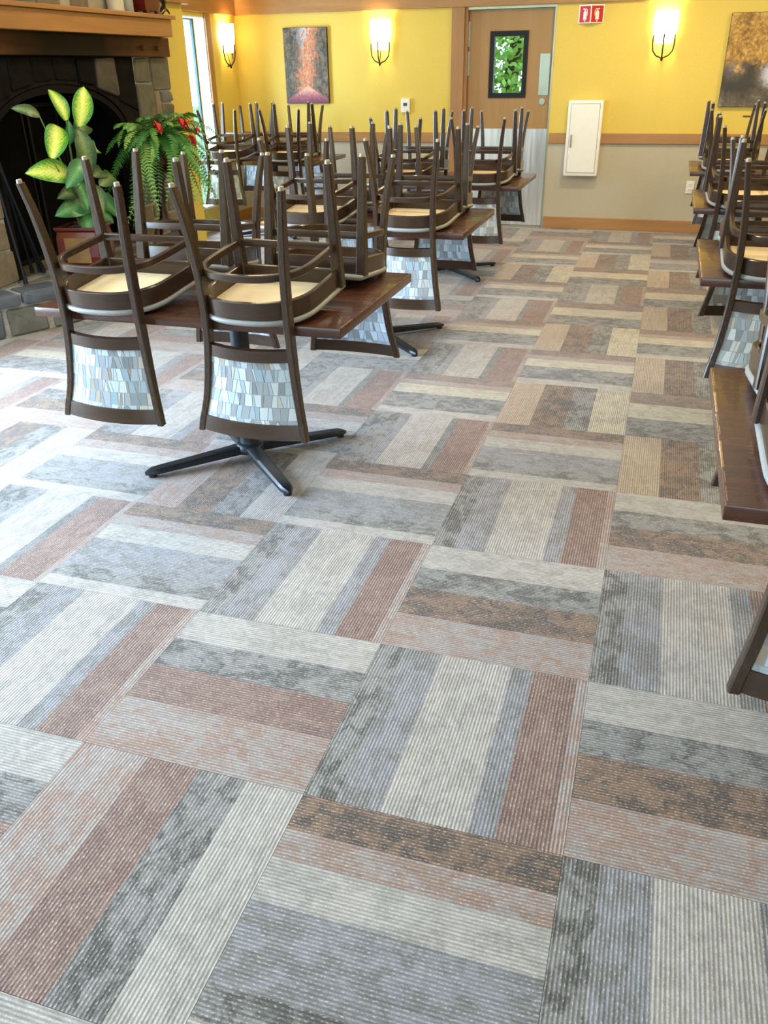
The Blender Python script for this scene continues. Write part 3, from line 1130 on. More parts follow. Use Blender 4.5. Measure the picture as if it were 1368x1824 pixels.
G_T = 'dark wood dining tables in two rows'
G_C = 'upturned dining chairs resting on the tables'
CHO = TD / 2 + 0.026
TAB = [  # x, y, description, table label, chairs present
    (-0.975, 1.760, 'nearest left table', 'dark wood pedestal table nearest the viewer on the left, four chairs upturned on it', 'LR'),
    (-0.970, 3.660, 'middle left table', 'dark wood pedestal table in the middle of the left row, between two other tables', 'LR'),
    (-1.000, 5.665, 'table in front of the door', 'dark wood pedestal table in front of the oak door, last of its row', 'LR'),
    (-3.190, 7.100, 'corner table by the window', 'dark wood table in the far corner beside the tall window', 'LR'),
    (1.450, 0.760, 'nearest right table', 'dark wood table at the right edge, nearest the viewer', 'L'),
    (1.450, 2.860, 'second right table', 'dark wood table at the right edge, second from the viewer', 'L'),
    (1.450, 4.830, 'third right table', 'dark wood table at the right edge, third from the viewer', 'L'),
    (1.450, 6.880, 'farthest right table', 'dark wood table at the right edge below the stream picture, farthest away', 'L'),
]
JIT = random.Random(5)
for n, (tx, ty, desc, tl, which) in enumerate(TAB):
    tb = table(tx, ty, tl, G_T)
    if n == 3:
        tb.children[0].scale = (0.87, 1, 1)
    for side, sy in (('near', -1), ('far', 1)):
        for lr, sx in (('left', -1), ('right', 1)):
            if lr[0].upper() not in which:
                continue
            dx = 0.298 + JIT.uniform(-0.02, 0.02)
            if tx > 0:
                dx = 0.33
            if n == 3:
                dx = 0.325 if sy < 0 else (0.40 if sx < 0 else 0.16)
            yaw = JIT.uniform(-0.05, 0.05) + (0 if sy < 0 else math.pi)
            if n == 0 and sy < 0:
                dx, yaw = (0.303, -0.02) if sx < 0 else (0.286, -0.033)
            if n == 0 and sy > 0 and sx > 0:
                dx, yaw = 0.322, math.pi - 0.027
            chair(tx + sx * dx, ty + sy * CHO, yaw, f'upturned dark wood chair on the {side} {lr} corner of the {desc}' if n != 2 else f'upturned dark chair, {side} {lr} corner of the table in front of the door', G_C, TILT + JIT.uniform(-0.012, 0.012))

# ------------------------------------------------------------------ fireplace
FX = -3.45          # stone face
FY = 4.20           # middle
OW, OZ, ORISE = 0.80, 1.10, 0.36   # opening half width, spring height, rise
HZ = 0.275          # hearth height
HD = 0.065
XC, HR = -5.41, 2.40

# chimney breast (yellow wall piece that carries the stone), with a hole for the firebox
b = MB()
b.box(-4.45, -3.5, FY + OW + 0.02, 6.11, 0, ZC)
b.box(-4.45, -3.5, 2.3, FY - OW - 0.02, 0, ZC)
b.box(-4.45, -3.5, FY - OW - 0.02, FY + OW + 0.02, OZ + ORISE + 0.04, ZC)
struct(b.build('wall_chimney', 'wall_yellow'), 'yellow chimney breast wall around the stone fireplace')
struct(box(-3.5, -3.44, 5.72, 6.14, CZ0 - 0.01, CZ1, 0.004).build('trim_8', 'mantel_wood'), 'short wooden header board at the end of the chimney breast')

fp = tag(empty('fireplace', (FX, FY, 0)), 'rough stone fireplace with arched black opening and honey wood mantel', 'fireplace')


def fpart(mb, name, mat, label=None, smooth=False, parent=None):
    o = mb.build(name, mat, None, smooth)
    o.parent = parent or fp
    o.matrix_parent_inverse = Matrix.Translation(-Vector(fp.location))
    if label:
        o['label'] = label
    return o


def in_arch(y, z, grow=0.0):
    d = abs(y - FY)
    if d >= OW + grow:
        return False
    if z <= OZ:
        return True
    return ((y - FY) / (OW + grow)) ** 2 + ((z - OZ) / (ORISE + grow)) ** 2 < 1


def clip_half(poly, a, b, c):
    """keep a*x + b*y >= c"""
    out = []
    for k in range(len(poly)):
        p, q = poly[k], poly[(k + 1) % len(poly)]
        dp, dq = a * p[0] + b * p[1] - c, a * q[0] + b * q[1] - c
        if dp >= 0:
            out.append(p)
        if dp * dq < 0:
            t = dp / (dp - dq)
            out.append((p[0] + (q[0] - p[0]) * t, p[1] + (q[1] - p[1]) * t))
    return out


def poly_area(p):
    return 0.5 * sum(p[k][0] * p[(k + 1) % len(p)][1] - p[(k + 1) % len(p)][0] * p[k][1] for k in range(len(p)))


def stone_piece(poly, mapf, d_back, d_front, rg, ch=0.010):
    """one rough stone: chamfered front"""
    cx = sum(p[0] for p in poly) / len(poly)
    cy = sum(p[1] for p in poly) / len(poly)
    # soften: put two points near each corner
    pts = []
    n = len(poly)
    for k in range(n):
        p0, p1, p2 = poly[k - 1], poly[k], poly[(k + 1) % n]
        for q in (p0, p2):
            L = math.hypot(q[0] - p1[0], q[1] - p1[1])
            s = min(0.3, rg.uniform(0.003, 0.018) / max(L, 1e-4))
            pts.append((p1[0] + (q[0] - p1[0]) * s, p1[1] + (q[1] - p1[1]) * s))
    m = len(pts)
    back = [mapf(a, b2, d_back) for a, b2 in pts]
    mid = [mapf(a + rg.uniform(-.002, .002), b2 + rg.uniform(-.002, .002), d_front - ch) for a, b2 in pts]
    fr = []
    for a, b2 in pts:
        L = math.hypot(a - cx, b2 - cy)
        s = max(0.2, (L - ch) / L) if L > 1e-5 else 1
        fr.append(mapf(cx + (a - cx) * s, cy + (b2 - cy) * s, d_front + rg.uniform(-.004, .004)))
    mb = MB()
    mb.add(back + mid + fr + [mapf(cx, cy, d_front + rg.uniform(0.0, .006))], [])
    fs = [(k, (k + 1) % m, m + (k + 1) % m, m + k) for k in range(m)]
    fs += [(m + k, m + (k + 1) % m, 2 * m + (k + 1) % m, 2 * m + k) for k in range(m)]
    fs += [(2 * m + k, 2 * m + (k + 1) % m, 3 * m) for k in range(m)]
    mb.f = fs
    return mb


def split(y0, y1, z0, z1, rg, out, mx=0.36, mn=0.12):
    w, h = y1 - y0, z1 - z0
    if w < mx and h < mx and (w * h < 0.06 or rg.random() < 0.25):
        out.append((y0, y1, z0, z1))
        return
    if w < 2 * mn and h < 2 * mn:
        out.append((y0, y1, z0, z1))
        return
    t = rg.uniform(0.36, 0.64)
    if (w > h * 1.15 or h < 2 * mn) and w >= 2 * mn:
        split(y0, y0 + w * t, z0, z1, rg, out, mx, mn)
        split(y0 + w * t, y1, z0, z1, rg, out, mx, mn)
    else:
        split(y0, y1, z0, z0 + h * t, rg, out, mx, mn)
        split(y0, y1, z0 + h * t, z1, rg, out, mx, mn)


facemap = lambda a, b2, d: (FX + d, a, b2)
rg = random.Random(17)
rects = []
Y0F, Y1F = FY - 1.5, FY + 1.5
split(FY + OW - 0.0, Y1F, HZ, OZ + 0.02, rg, rects, 0.34)
split(Y0F, FY - OW, HZ, OZ + 0.02, rg, rects, 0.34)
# upright stones over the arch, then smaller ones towards the end
EDG = [Y0F, 2.96, 3.20, 3.47, 3.71, 3.93, 4.18, 4.42, 4.64, 4.905, 5.165, 5.40, Y1F]
for k in range(len(EDG) - 1):
    y0, y1 = EDG[k], EDG[k + 1]
    if k == 11:
        rects += [(y0, y1, 1.385, 1.63), (y0, y0 + 0.11, 1.20, 1.385), (y0 + 0.11, y1, 1.29, 1.385), (y0 + 0.11, y1, OZ + 0.02, 1.29), (y0, y0 + 0.11, OZ + 0.02, 1.20)]
    elif k == 10:
        rects += [(y0, y1, 1.44, 1.63), (y0, y1, OZ + 0.02, 1.44)]
    else:
        rects.append((y0, y1, OZ + 0.02, 1.63))
split(Y0F, Y1F, 1.90, ZC - 0.02, rg, rects, 0.42)
for (y0, y1, z0, z1) in rects:
    g = 0.007
    j = lambda: rg.uniform(-0.016, 0.016)
    poly = [(y0 + g + j() * .5, z0 + g + j() * .5), (y1 - g + j() * .5, z0 + g + j() * .5), (y1 - g + j(), z1 - g + j() * .5), (y0 + g + j(), z1 - g + j() * .5)]
    if z0 < OZ + ORISE + 0.05 and z1 > OZ and y1 > FY - OW - 0.05 and y0 < FY + OW + 0.05:
        # cut by the tangent of the arch that is nearest to the stone
        cy, cz = (y0 + y1) / 2, max(z1, OZ + 0.2)
        th = math.atan2((cz - OZ) / (ORISE + .02), (cy - FY) / (OW + .02))
        ny, nz = math.cos(th) / (OW + .02), math.sin(th) / (ORISE + .02)
        poly = clip_half(poly, ny, nz, ny * FY + nz * OZ + 1.0)
    if len(poly) < 3 or abs(poly_area(poly)) < 0.0025:
        continue
    cy = sum(p[0] for p in poly) / len(poly)
    cz = sum(p[1] for p in poly) / len(poly)
    d = math.hypot((cy - FY) / 1.05, (cz - OZ) / 0.62)
    if z0 > 1.8:
        mat = rg.choice(['stone_pale', 'stone_tan', 'stone_pale', 'stone_grey'])
    elif cz > OZ and (3.3 < cy < 4.64 or 4.9 < cy < 5.17):
        mat = 'stone_soot_shade'  # black colour holds real soot plus the shadow under the mantel
    elif cz > OZ and 4.64 < cy < 4.91:
        mat = 'stone_smoky'
    elif cz > OZ and cy < 3.3:
        mat = 'stone_smoky'
    else:
        mat = rg.choice(['stone_tan', 'stone_grey', 'stone_olive', 'stone_tan', 'stone_grey'])
    fpart(stone_piece(poly, facemap, -0.05, rg.uniform(-0.004, 0.014), rg), 'stone', mat)
# mortar bed with the arch cut out (strips)
mb = MB()
N = 40
mb.box(FX - 0.055, FX - 0.012, 5.17, Y1F - 0.01, HZ - 0.02, ZC - 0.01)
mb.box(FX - 0.055, FX - 0.012, FY + OW + 0.01, 5.17, HZ - 0.02, OZ)
mb.box(FX - 0.055, FX - 0.012, Y0F + 0.01, FY - OW - 0.01, HZ - 0.02, OZ)
mb.box(FX - 0.055, FX - 0.012, Y0F + 0.01, 5.17, 1.63, ZC - 0.01)
fpart(mb, 'mortar_bed', 'mortar')
mb = MB()  # dark mortar: soot, with the mantel's shade put into the colour too
mb.box(FX - 0.055, FX - 0.012, FY + OW + 0.01, 5.17, OZ, 1.63)
mb.box(FX - 0.055, FX - 0.012, Y0F + 0.01, FY - OW - 0.01, OZ, 1.63)
for k in range(N):
    a0 = FY - OW - 0.01 + (2 * OW + 0.02) * k / N
    a1 = FY - OW - 0.01 + (2 * OW + 0.02) * (k + 1) / N
    zz = [OZ + ORISE * math.sqrt(max(0, 1 - ((a - FY) / (OW + .01)) ** 2)) for a in (a0, a1)]
    mb.prism([(a0, zz[0]), (a1, zz[1]), (a1, 1.63), (a0, 1.63)], facemap, -0.055, -0.012)
fpart(mb, 'mortar_bed', 'soot_shade_mortar', 'mortar over the arch darkened by soot and mantel shade')
# firebox: back, sides, roof
mb = MB()
mb.box(-4.40, -4.36, FY - OW - .02, FY + OW + .02, 0.20, 1.5)
mb.box(-4.40, FX - 0.056, FY - OW - 0.019, FY - OW, 0.20, 1.5)
mb.box(-4.40, FX - 0.056, FY + OW, FY + OW + 0.019, 0.20, 1.5)
mb.box(-4.40, FX - 0.056, FY - OW, FY + OW, 1.475, 1.495)
fpart(mb, 'firebox', 'firebox_black', 'soot black firebox')
# arched iron frame
rings = []
pts = [(FY - OW + 0.03, HZ + 0.005)] + [(FY - (OW - 0.03) * math.cos(math.pi * k / 28), OZ + (ORISE - 0.03) * math.sin(math.pi * k / 28)) for k in range(29)] + [(FY + OW - 0.03, HZ + 0.005)]
for (py, pz) in pts:
    dy, dz = py - FY, max(pz - OZ, 0)
    L = math.hypot(dy, dz) or 1
    uy, uz = dy / L, dz / L
    rings.append([(FX - 0.10, py - uy * .028, pz - uz * .028), (FX - 0.10, py + uy * .028, pz + uz * .028), (FX - 0.02, py + uy * .028, pz + uz * .028), (FX - 0.02, py - uy * .028, pz - uz * .028)])
fpart(MB().loft(rings), 'arch_frame', 'sooty_iron', 'dark iron arch around the opening')
# folding iron screen leaves standing inside the opening
for s in (-1, 1):
    for k in range(2):
        y0 = FY + s * (0.02 + 0.37 * k)
        y1 = FY + s * (0.37 + 0.37 * k)
        lo, hi = min(y0, y1), max(y0, y1)
        ztop = OZ + (ORISE - 0.07) * math.sqrt(max(0.02, 1 - (max(abs(lo - FY), abs(hi - FY)) / (OW - .03)) ** 2)) - 0.02
        m2 = MB()
        for q0, q1, z0, z1 in ((lo, lo + .022, HZ + .01, ztop), (hi - .022, hi, HZ + .01, ztop), (lo + .022, hi - .022, HZ + .01, HZ + .035), (lo + .022, hi - .022, ztop - .025, ztop)):
            m2.box(FX - 0.36, FX - 0.34, q0, q1, z0, z1)
        o = fpart(m2, 'screen_leaf', 'iron')
        m3 = box(FX - 0.352, FX - 0.348, lo + .02, hi - .02, HZ + .03, ztop - .02)
        mo = m3.build('mesh_screen', 'firebox_black')
        mo.parent = o
# mantel
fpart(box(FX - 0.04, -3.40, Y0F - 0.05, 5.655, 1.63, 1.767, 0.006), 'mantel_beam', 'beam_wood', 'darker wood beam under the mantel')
fpart(box(FX - 0.04, -3.30, Y0F - 0.0, 5.56, 1.768, 1.888, 0.004), 'mantel_board', 'mantel_wood', 'honey wood mantel fascia')
fpart(box(FX - 0.04, -3.27, Y0F - 0.03, 5.585, 1.889, 1.917, 0.004), 'mantel_shelf', 'mantel_wood', 'honey wood mantel shelf')
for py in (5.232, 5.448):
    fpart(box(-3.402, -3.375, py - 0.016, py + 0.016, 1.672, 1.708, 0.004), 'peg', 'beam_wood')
# hearth: bowed platform of cap stones, face stones and flags


def arc_x(y, r=HR):
    return XC + math.sqrt(max(0.0, r * r - (y - FY) ** 2))


ha = math.asin(1.37 / HR)
hmap = lambda r0: (lambda a, b2, d: (XC + (r0 + d) * math.cos(a), FY + (r0 + d) * math.sin(a), b2))
core = [(FX - 0.1, FY - 1.36)] + [(XC + (HR - 0.02) * math.cos(-ha + 2 * ha * k / 20), FY + (HR - 0.02) * math.sin(-ha + 2 * ha * k / 20)) for k in range(21)] + [(FX - 0.1, FY + 1.36)]
fpart(MB().prism(core, lambda a, b2, d: (a, b2, d), 0.0, HZ - 0.012), 'hearth_core', 'mortar')
fpart(box(-4.36, FX - 0.1, FY - OW, FY + OW, 0.15, HZ - 0.004), 'firebox_floor', 'hearth_flag')
rg = random.Random(29)
a = -ha
while a < ha - 0.02:
    w = rg.uniform(0.11, 0.19)
    if a + w > ha - 0.06:
        w = ha - a
    poly = [(a + .004, 0.192), (a + w - .004, 0.192), (a + w - .004, HZ - 0.002), (a + .004, HZ - 0.002)]
    fpart(stone_piece(poly, hmap(HR), -0.17, 0.016, rg, 0.008), 'cap_stone', rg.choice(['stone_blue', 'stone_slate', 'stone_blue']))
    a += w
a = -ha
while a < ha - 0.02:
    w = rg.choice([0.04, 0.10, 0.13, 0.16, 0.19])
    if a + w > ha - 0.05:
        w = ha - a
    zs = [(0.004, 0.178)] if w < 0.15 or rg.random() < 0.6 else [(0.004, 0.085), (0.098, 0.178)]
    for z0, z1 in zs:
        s = rg.uniform(-.006, .006)
        poly = [(a + .007 + s, z0), (a + w - .007, z0), (a + w - .007 - s, z1), (a + .007, z1)]
        fpart(stone_piece(poly, hmap(HR), -0.1, rg.uniform(-0.004, 0.008), rg, 0.012), 'face_stone', rg.choice(['stone_grey', 'stone_slate', 'stone_blue']))
    a += w
topmap = lambda a, b2, d: (a, b2, d)
y = FY - 1.3
while y < FY + 1.3:
    w = rg.uniform(0.3, 0.5)
    y1 = min(y + w, FY + 1.3)
    xm = [arc_x(q, HR - 0.185) for q in (y + .008, y1 - .008)]
    if min(xm) > FX + 0.06:
        fpart(stone_piece([(FX + 0.02, y + .008), (xm[0], y + .008), (xm[1], y1 - .008), (FX + 0.02, y1 - .008)], topmap, HZ - 0.03, HZ - 0.004, rg, 0.006), 'hearth_flag', 'hearth_flag')
    y = y1

# dark metal stand with slim legs leaning on the hearth
st = tag(empty('metal_stand', (-3.36, 3.47, HZ + 0.004)), 'dark metal stand with slim shiny legs standing on the hearth in front of the firebox', 'stand')
for k, (fx, fy, tx, ty) in enumerate(((-3.47, 3.68, -3.40, 3.30), (-3.51, 3.69, -3.41, 3.34), (-3.56, 3.67, -3.415, 3.37), (-3.37, 3.36, -3.37, 3.26))):
    z1 = 1.0
    m2 = MB().tube([(fx + 3.36, fy - 3.47, 0.002), (fx + 3.36, fy - 3.47, 0.03), ((fx * .93 + tx * .07) + 3.36, (fy * .93 + ty * .07) - 3.47, 0.09), (tx + 3.36, ty - 3.47, z1)], [0.017, 0.015, 0.0085, 0.0085], 10)
    m2.build('leg', 'black_metal', st, True)
MB().tube([(0.0, -0.23, 0.995), (-0.055, -0.09, 1.0)], 0.014, 10).build('head_bar', 'black_metal', st, True)

# ------------------------------------------------------------------ things on the mantel
ZM = 1.917
c = tag(empty('pillar_candle', (-3.355, 4.885, ZM)), 'cream pillar candle standing on the mantel shelf', 'candle')
MB().lathe([(0.058, 0.0), (0.060, 0.004), (0.060, 0.215), (0.054, 0.222), (0.03, 0.218)], 24).build('wax', 'candle_wax', c, True)
MB().tube([(0, 0, 0.217), (0.002, 0, 0.232)], 0.0015, 6).build('wick', 'rubber', c)
c = tag(empty('glass_jar', (-3.35, 5.035, ZM)), 'small dark glass jar between the candle and the red planter', 'jar')
MB().lathe([(0.038, 0.0), (0.043, 0.006), (0.043, 0.08), (0.032, 0.10), (0.032, 0.118)], 20, cap=True).build('body', 'jar_glass', c, True)
MB().lathe([(0.035, 0.1185), (0.035, 0.138), (0.02, 0.142)], 20).build('lid', 'iron', c, True)
c = tag(empty('mantel_planter', (-3.345, 5.275, ZM)), 'dark red planter on short feet at the end of the mantel', 'planter')
m2 = MB()
rings = []
for h, w in ((0.02, 0.085), (0.06, 0.098), (0.12, 0.108), (0.19, 0.116), (0.20, 0.118), (0.20, 0.104), (0.17, 0.10)):
    rings.append([(-w * .6, -w, h), (w * .6, -w, h), (w * .6, w, h), (-w * .6, w, h)])
m2.loft(rings)
m2.build('pot', 'red_glaze', c)
for sx in (-1, 1):
    for sy in (-1, 1):
        box(sx * 0.05 - 0.012, sx * 0.05 + 0.012, sy * 0.07 - 0.014, sy * 0.07 + 0.014, 0.0, 0.021, 0.002).build('foot', 'red_glaze', c)
rg = random.Random(3)
lm = MB()
for r_ in range(7):
    w = 0.020 * math.sin(math.pi * min(1, (r_ + .25) / 6.6))
    lm.v += [(-w, 0.075 * r_ / 6, -0.002 * r_ * r_ / 6), (0, 0.075 * r_ / 6, 0.004 - 0.002 * r_ * r_ / 6), (w, 0.075 * r_ / 6, -0.002 * r_ * r_ / 6)]
for r_ in range(6):
    for q in range(2):
        a = r_ * 3 + q
        lm.f.append((a, a + 1, a + 4, a + 3))
vine_leaf = lm.mesh('leaf', 'leaf_purple')
vine = tag(empty('trailing_vine', (-3.355, 5.38, ZM + 0.19)), 'purple leaved vine trailing from the mantel planter', 'plant')
MB().tube([(0, -0.02, -0.01), (0.02, 0.06, 0.04), (0.03, 0.12, 0.0), (0.04, 0.15, -0.10), (0.03, 0.155, -0.165)], 0.003, 6).build('stem', 'stem_green', vine, True)
for k in range(12):
    t = k / 11
    z = 0.03 - 0.185 * t ** 1.5
    link('leaf', vine_leaf, vine, (0.03, 0.05 + 0.10 * min(1, t * 1.7), z), (rg.uniform(-1.2, -0.4), rg.uniform(-.4, .4), rg.uniform(-1.8, 1.8)))


# ------------------------------------------------------------------ potted dieffenbachia on the hearth
PX, PY = -3.165, 3.80
pot = tag(empty('square_pot', (PX, PY, HZ + 0.002)), 'dark red glazed square pot with a gold panel on the hearth', 'pot')
pot.rotation_euler = (0, 0, R(12))
rings = []
for h, w in ((0.0, 0.105), (0.03, 0.125), (0.13, 0.142), (0.245, 0.142), (0.29, 0.132), (0.305, 0.145), (0.323, 0.147), (0.323, 0.128), (0.29, 0.122)):
    rings.append([(-w, -w, h), (w, -w, h), (w, w, h), (-w, w, h)])
MB().loft(rings).build('body', 'red_glaze', pot)
for k in range(4):
    m2 = MB().prism([(-0.085, 0.09), (0.085, 0.09), (0.085, 0.255), (-0.085, 0.255)], lambda a, b2, d: (a, -0.1375 - d, b2), 0.0, 0.010)
    m2.build('gold_panel', 'gold_glaze', pot).rotation_euler = (0, 0, R(90 * k))
mo = MB().lathe([(0.118, 0.291), (0.10, 0.309), (0.05, 0.317), (0.01, 0.315)], 14).build('moss', 'moss', pot, True)


def leaf_mesh(kind, mat, wid, curl, fold):
    nv, nu = 10, 6
    bm = bmesh.new()
    uvl = bm.loops.layers.uv.new('UVMap')
    g = []
    for i in range(nv + 1):
        t = i / nv
        w = wid * (math.sin(math.pi * min(1, t * 0.94 + 0.05)) ** 0.75) * (1 - 0.25 * t)
        if i == nv:
            w = 0.004
        row = []
        for j2 in range(nu + 1):
            u = j2 / nu - 0.5
            x = u * 2 * w
            y = math.sin(t * curl) / curl if curl > 0.01 else t
            z = -(1 - math.cos(t * curl)) / curl if curl > 0.01 else 0
            z += fold * abs(u) * 2 * w + 0.012 * math.sin(t * 9 + u * 5)
            row.append((bm.verts.new((x, y, z)), (j2 / nu, t)))
        g.append(row)
    for i in range(nv):
        for j2 in range(nu):
            q = [g[i][j2], g[i][j2 + 1], g[i + 1][j2 + 1], g[i + 1][j2]]
            f = bm.faces.new([a[0] for a in q])
            f.smooth = True
            for lp, a in zip(f.loops, q):
                lp[uvl].uv = a[1]
    me = bpy.data.meshes.new('leaf')
    bm.to_mesh(me)
    bm.free()
    me.materials.append(MATS[mat])
    return me


LM = {('v', 0): leaf_mesh('v', 'leaf_variegated', 0.26, 0.9, 0.25), ('v', 1): leaf_mesh('v', 'leaf_variegated', 0.24, 1.3, 0.4),
      ('g', 0): leaf_mesh('g', 'leaf_green', 0.25, 0.9, 0.25), ('d', 0): leaf_mesh('d', 'leaf_dull', 0.24, 1.1, 0.3)}
plant = tag(empty('dieffenbachia', (PX, PY, HZ + 0.315)), 'tall broad-leaved houseplant with yellow green variegated leaves in the red square pot', 'plant')


def orient(base, tip, face):
    """matrix: local y from base to tip, local z towards face"""
    y = (Vector(tip) - Vector(base))
    L = y.length
    y.normalize()
    z = Vector(face)
    z = (z - y * z.dot(y)).normalized()
    x = y.cross(z)
    m = Matrix(((x.x, y.x, z.x), (x.y, y.y, z.y), (x.z, y.z, z.z)))
    return m.to_euler(), L


# leaf base and tip relative to the soil, (dy across the view, dz up, dx towards the room)
LEAVES = [('v', 0, (.21, .62, .04), (.29, .86, .10)), ('v', 1, (.14, .66, .0), (.10, .86, .0)),
          ('v', 1, (-.30, .46, .08), (-.16, .72, .12)), ('v', 0, (-.11, .34, .06), (-.40, .43, .10)),
          ('g', 0, (.08, .42, .12), (-.14, .36, .20)), ('d', 0, (.18, .60, .05), (.12, .36, .18)),
          ('d', 0, (.22, .56, .0), (.44, .70, .0)), ('g', 0, (.24, .50, -.02), (.42, .58, -.03)),
          ('d', 0, (-.24, .70, .0), (-.38, .77, .0)), ('g', 0, (.10, .52, .02), (.05, .62, .10)),
          ('d', 0, (.20, .24, .05), (.42, .34, .10)), ('g', 0, (.06, .14, .04), (-.22, .17, .10)),
          ('d', 0, (.06, .12, .03), (.28, .13, .12)), ('g', 0, (.02, .12, .0), (-.12, .02, .16)),
          ('v', 1, (.26, .48, .04), (.45, .50, .08)), ('g', 0, (.03, .14, .02), (.16, .04, .18)),
          ('d', 0, (.18, .30, .02), (.38, .36, .05)), ('d', 0, (.0, .22, .0), (-.18, .27, .1)), ('g', 0, (.08, .22, -.04), (.24, .16, -.08)),
          ('d', 0, (.10, .26, .06), (.02, .15, .20)), ('g', 0, (.12, .20, .06), (.24, .06, .18)), ('g', 0, (.0, .30, .02), (-.10, .20, .16))]
for kind, vr, bb, tt in LEAVES:
    bs = -0.12 if (bb[1] > 0.35 and bb[0] > -0.1) else 0.0
    bb = (bb[0] + bs, bb[1], bb[2])
    base = Vector((bb[2], bb[0], bb[1]))
    tip = Vector((tt[2], tt[0] + bs, tt[1]))
    e, L = orient(base, tip, (0.75, -0.5, 0.45))
    o = link('leaf', LM[(kind, vr)], plant, base, e)
    o.scale = (L * 1.15, L * 1.15, L * 1.15)
    k = min(0.12, max(-0.08, bb[0] * 0.4))
    MB().tube([(0.0, k * 0.3, -0.02), (bb[2] * 0.4, bb[0] * 0.45, bb[1] * 0.6), base], [0.008, 0.006, 0.004], 6).build('petiole', 'stem_green', plant, True)

# ------------------------------------------------------------------ fern on a dark stand
FNX, FNY, FNZ = -3.12, 4.78, 1.06
stand = tag(empty('plant_stand', (FNX, FNY, HZ + 0.002)), 'dark red wood plant stand with a turned post carrying the fern', 'plant stand')
MB().lathe([(0.03, 0.16), (0.05, 0.18), (0.036, 0.22), (0.028, 0.30), (0.045, 0.36), (0.03, 0.45), (0.05, 0.53), (0.04, 0.565)], 18).build('post', 'stand_wood', stand, True)
MB().lathe([(0.12, 0.565), (0.13, 0.57), (0.13, 0.587), (0.12, 0.592)], 24).build('top', 'stand_wood', stand, True)
for k in range(3):
    a = R(20 + 120 * k)
    c_, s_ = math.cos(a), math.sin(a)
    MB().tube([(c_ * .02, s_ * .02, .22), (c_ * .08, s_ * .08, .19), (c_ * .13, s_ * .13, .08), (c_ * .17, s_ * .17, .012)], [.02, .018, .015, .012], 8).build('leg', 'stand_wood', stand, True)
fpot = tag(empty('fern_pot', (FNX, FNY, HZ + 0.595)), 'dark round pot hidden under the hanging fern', 'pot')
MB().lathe([(0.085, 0.0), (0.11, 0.10), (0.125, 0.18), (0.13, 0.185), (0.13, 0.20), (0.115, 0.20), (0.105, 0.17)], 22).build('body', 'red_glaze', fpot, True)
MB().lathe([(0.112, 0.172), (0.05, 0.182), (0.01, 0.183)], 14).build('moss', 'moss', fpot, True)
fern = tag(empty('boston_fern', (FNX, FNY, FNZ - 0.01)), 'bushy green fern with arching fronds and red flowers beside the fireplace', 'fern')


def frond_mesh(L, rise, droop, seed):
    rg2 = random.Random(seed)
    mb = MB()
    n = 38
    pts = []
    for k in range(n + 1):
        t = k / n
        pts.append(Vector((0, L * (t - 0.28 * t * t), rise * t * (1.0) - droop * t * t)))
    # rib
    for k in range(n):
        p, q = pts[k], pts[k + 1]
        w = 0.0022 * (1 - k / n) + 0.0006
        mb.add([p + Vector((-w, 0, 0.001)), p + Vector((w, 0, 0.001)), q + Vector((w, 0, 0.001)), q + Vector((-w, 0, 0.001))], [(0, 1, 2, 3)])
    for k in range(2, n):
        t = k / n
        d = (pts[k + 1] - pts[k - 1]).normalized()
        l = 0.047 * (math.sin(math.pi * min(1, 0.12 + t * 0.9)) ** 0.6) * rg2.uniform(0.85, 1.1)
        w = L / n * 0.38
        for s in (-1, 1):
            side = Vector((s, 0, 0)) * l + d * (0.28 * l) + Vector((0, 0, -0.25 * l + rg2.uniform(-.006, .006)))
            p = pts[k]
            mb.add([p - d * w * .8, p + side * 0.55 - d * w, p + side, p + side * 0.6 + d * w * .7, p + d * w * .8], [(0, 1, 2, 3, 4)])
    return mb.mesh('frond', 'fern_leaf')


FR = [frond_mesh(0.66, 0.40, 0.50, 1), frond_mesh(0.66, 0.34, 0.80, 2), frond_mesh(0.50, 0.46, 0.34, 3), frond_mesh(0.50, 0.22, 0.82, 4)]
rg = random.Random(77)
NF = 170
for k in range(NF):
    a = 2 * math.pi * (k * 0.381966) + rg.uniform(-0.2, 0.2)
    ring = k / NF
    var = (2 if ring < 0.25 else 0 if ring < 0.5 else 1 if ring < 0.8 else 3)
    s = rg.uniform(0.85, 1.12)
    # fronds that would reach into the stonework are shorter
    dirx = -math.sin(a)
    if dirx < -0.35:
        s *= 0.5
    elif math.cos(a) > 0.5 and var in (0, 2):
        s *= 0.78
    o = link('frond', FR[var], fern, (0, 0, rg.uniform(-0.02, 0.03)), (rg.uniform(-.18, .22), rg.uniform(-.5, .5), a))
    o.scale = (s, s, s)
pet = MB()
for k in range(6):
    a = 2 * math.pi * k / 6
    c_, s_ = math.cos(a), math.sin(a)
    pet.add([(0, 0, 0), (c_ * .022 - s_ * .016, s_ * .022 + c_ * .016, .012), (c_ * .044, s_ * .044, .006), (c_ * .022 + s_ * .016, s_ * .022 - c_ * .016, .012)], [(0, 1, 2, 3)])
pet.add([(-.02, -.02, .014), (.02, -.02, .014), (.02, .02, .018), (-.02, .02, .018), (0, 0, .03)], [(0, 1, 4), (1, 2, 4), (2, 3, 4), (3, 0, 4)])
PM = pet.mesh('flower', 'petal_red')
for p, rx in (((.34, -.17, .14), .2), ((.36, .0, .08), .5), ((.37, -.09, .02), .9), ((.26, -.36, .12), .1), ((.36, -.13, .13), .6)):
    o = link('flower', PM, fern, p, (0, 1.15, rx), label='red flower')
    o.scale = (1.25,) * 3
    MB().tube([(0.02, p[1] * .2, 0), (p[0] * .6, p[1] * .7, p[2] * .8), p], .003, 5).build('flower_stem', 'stem_green', fern)

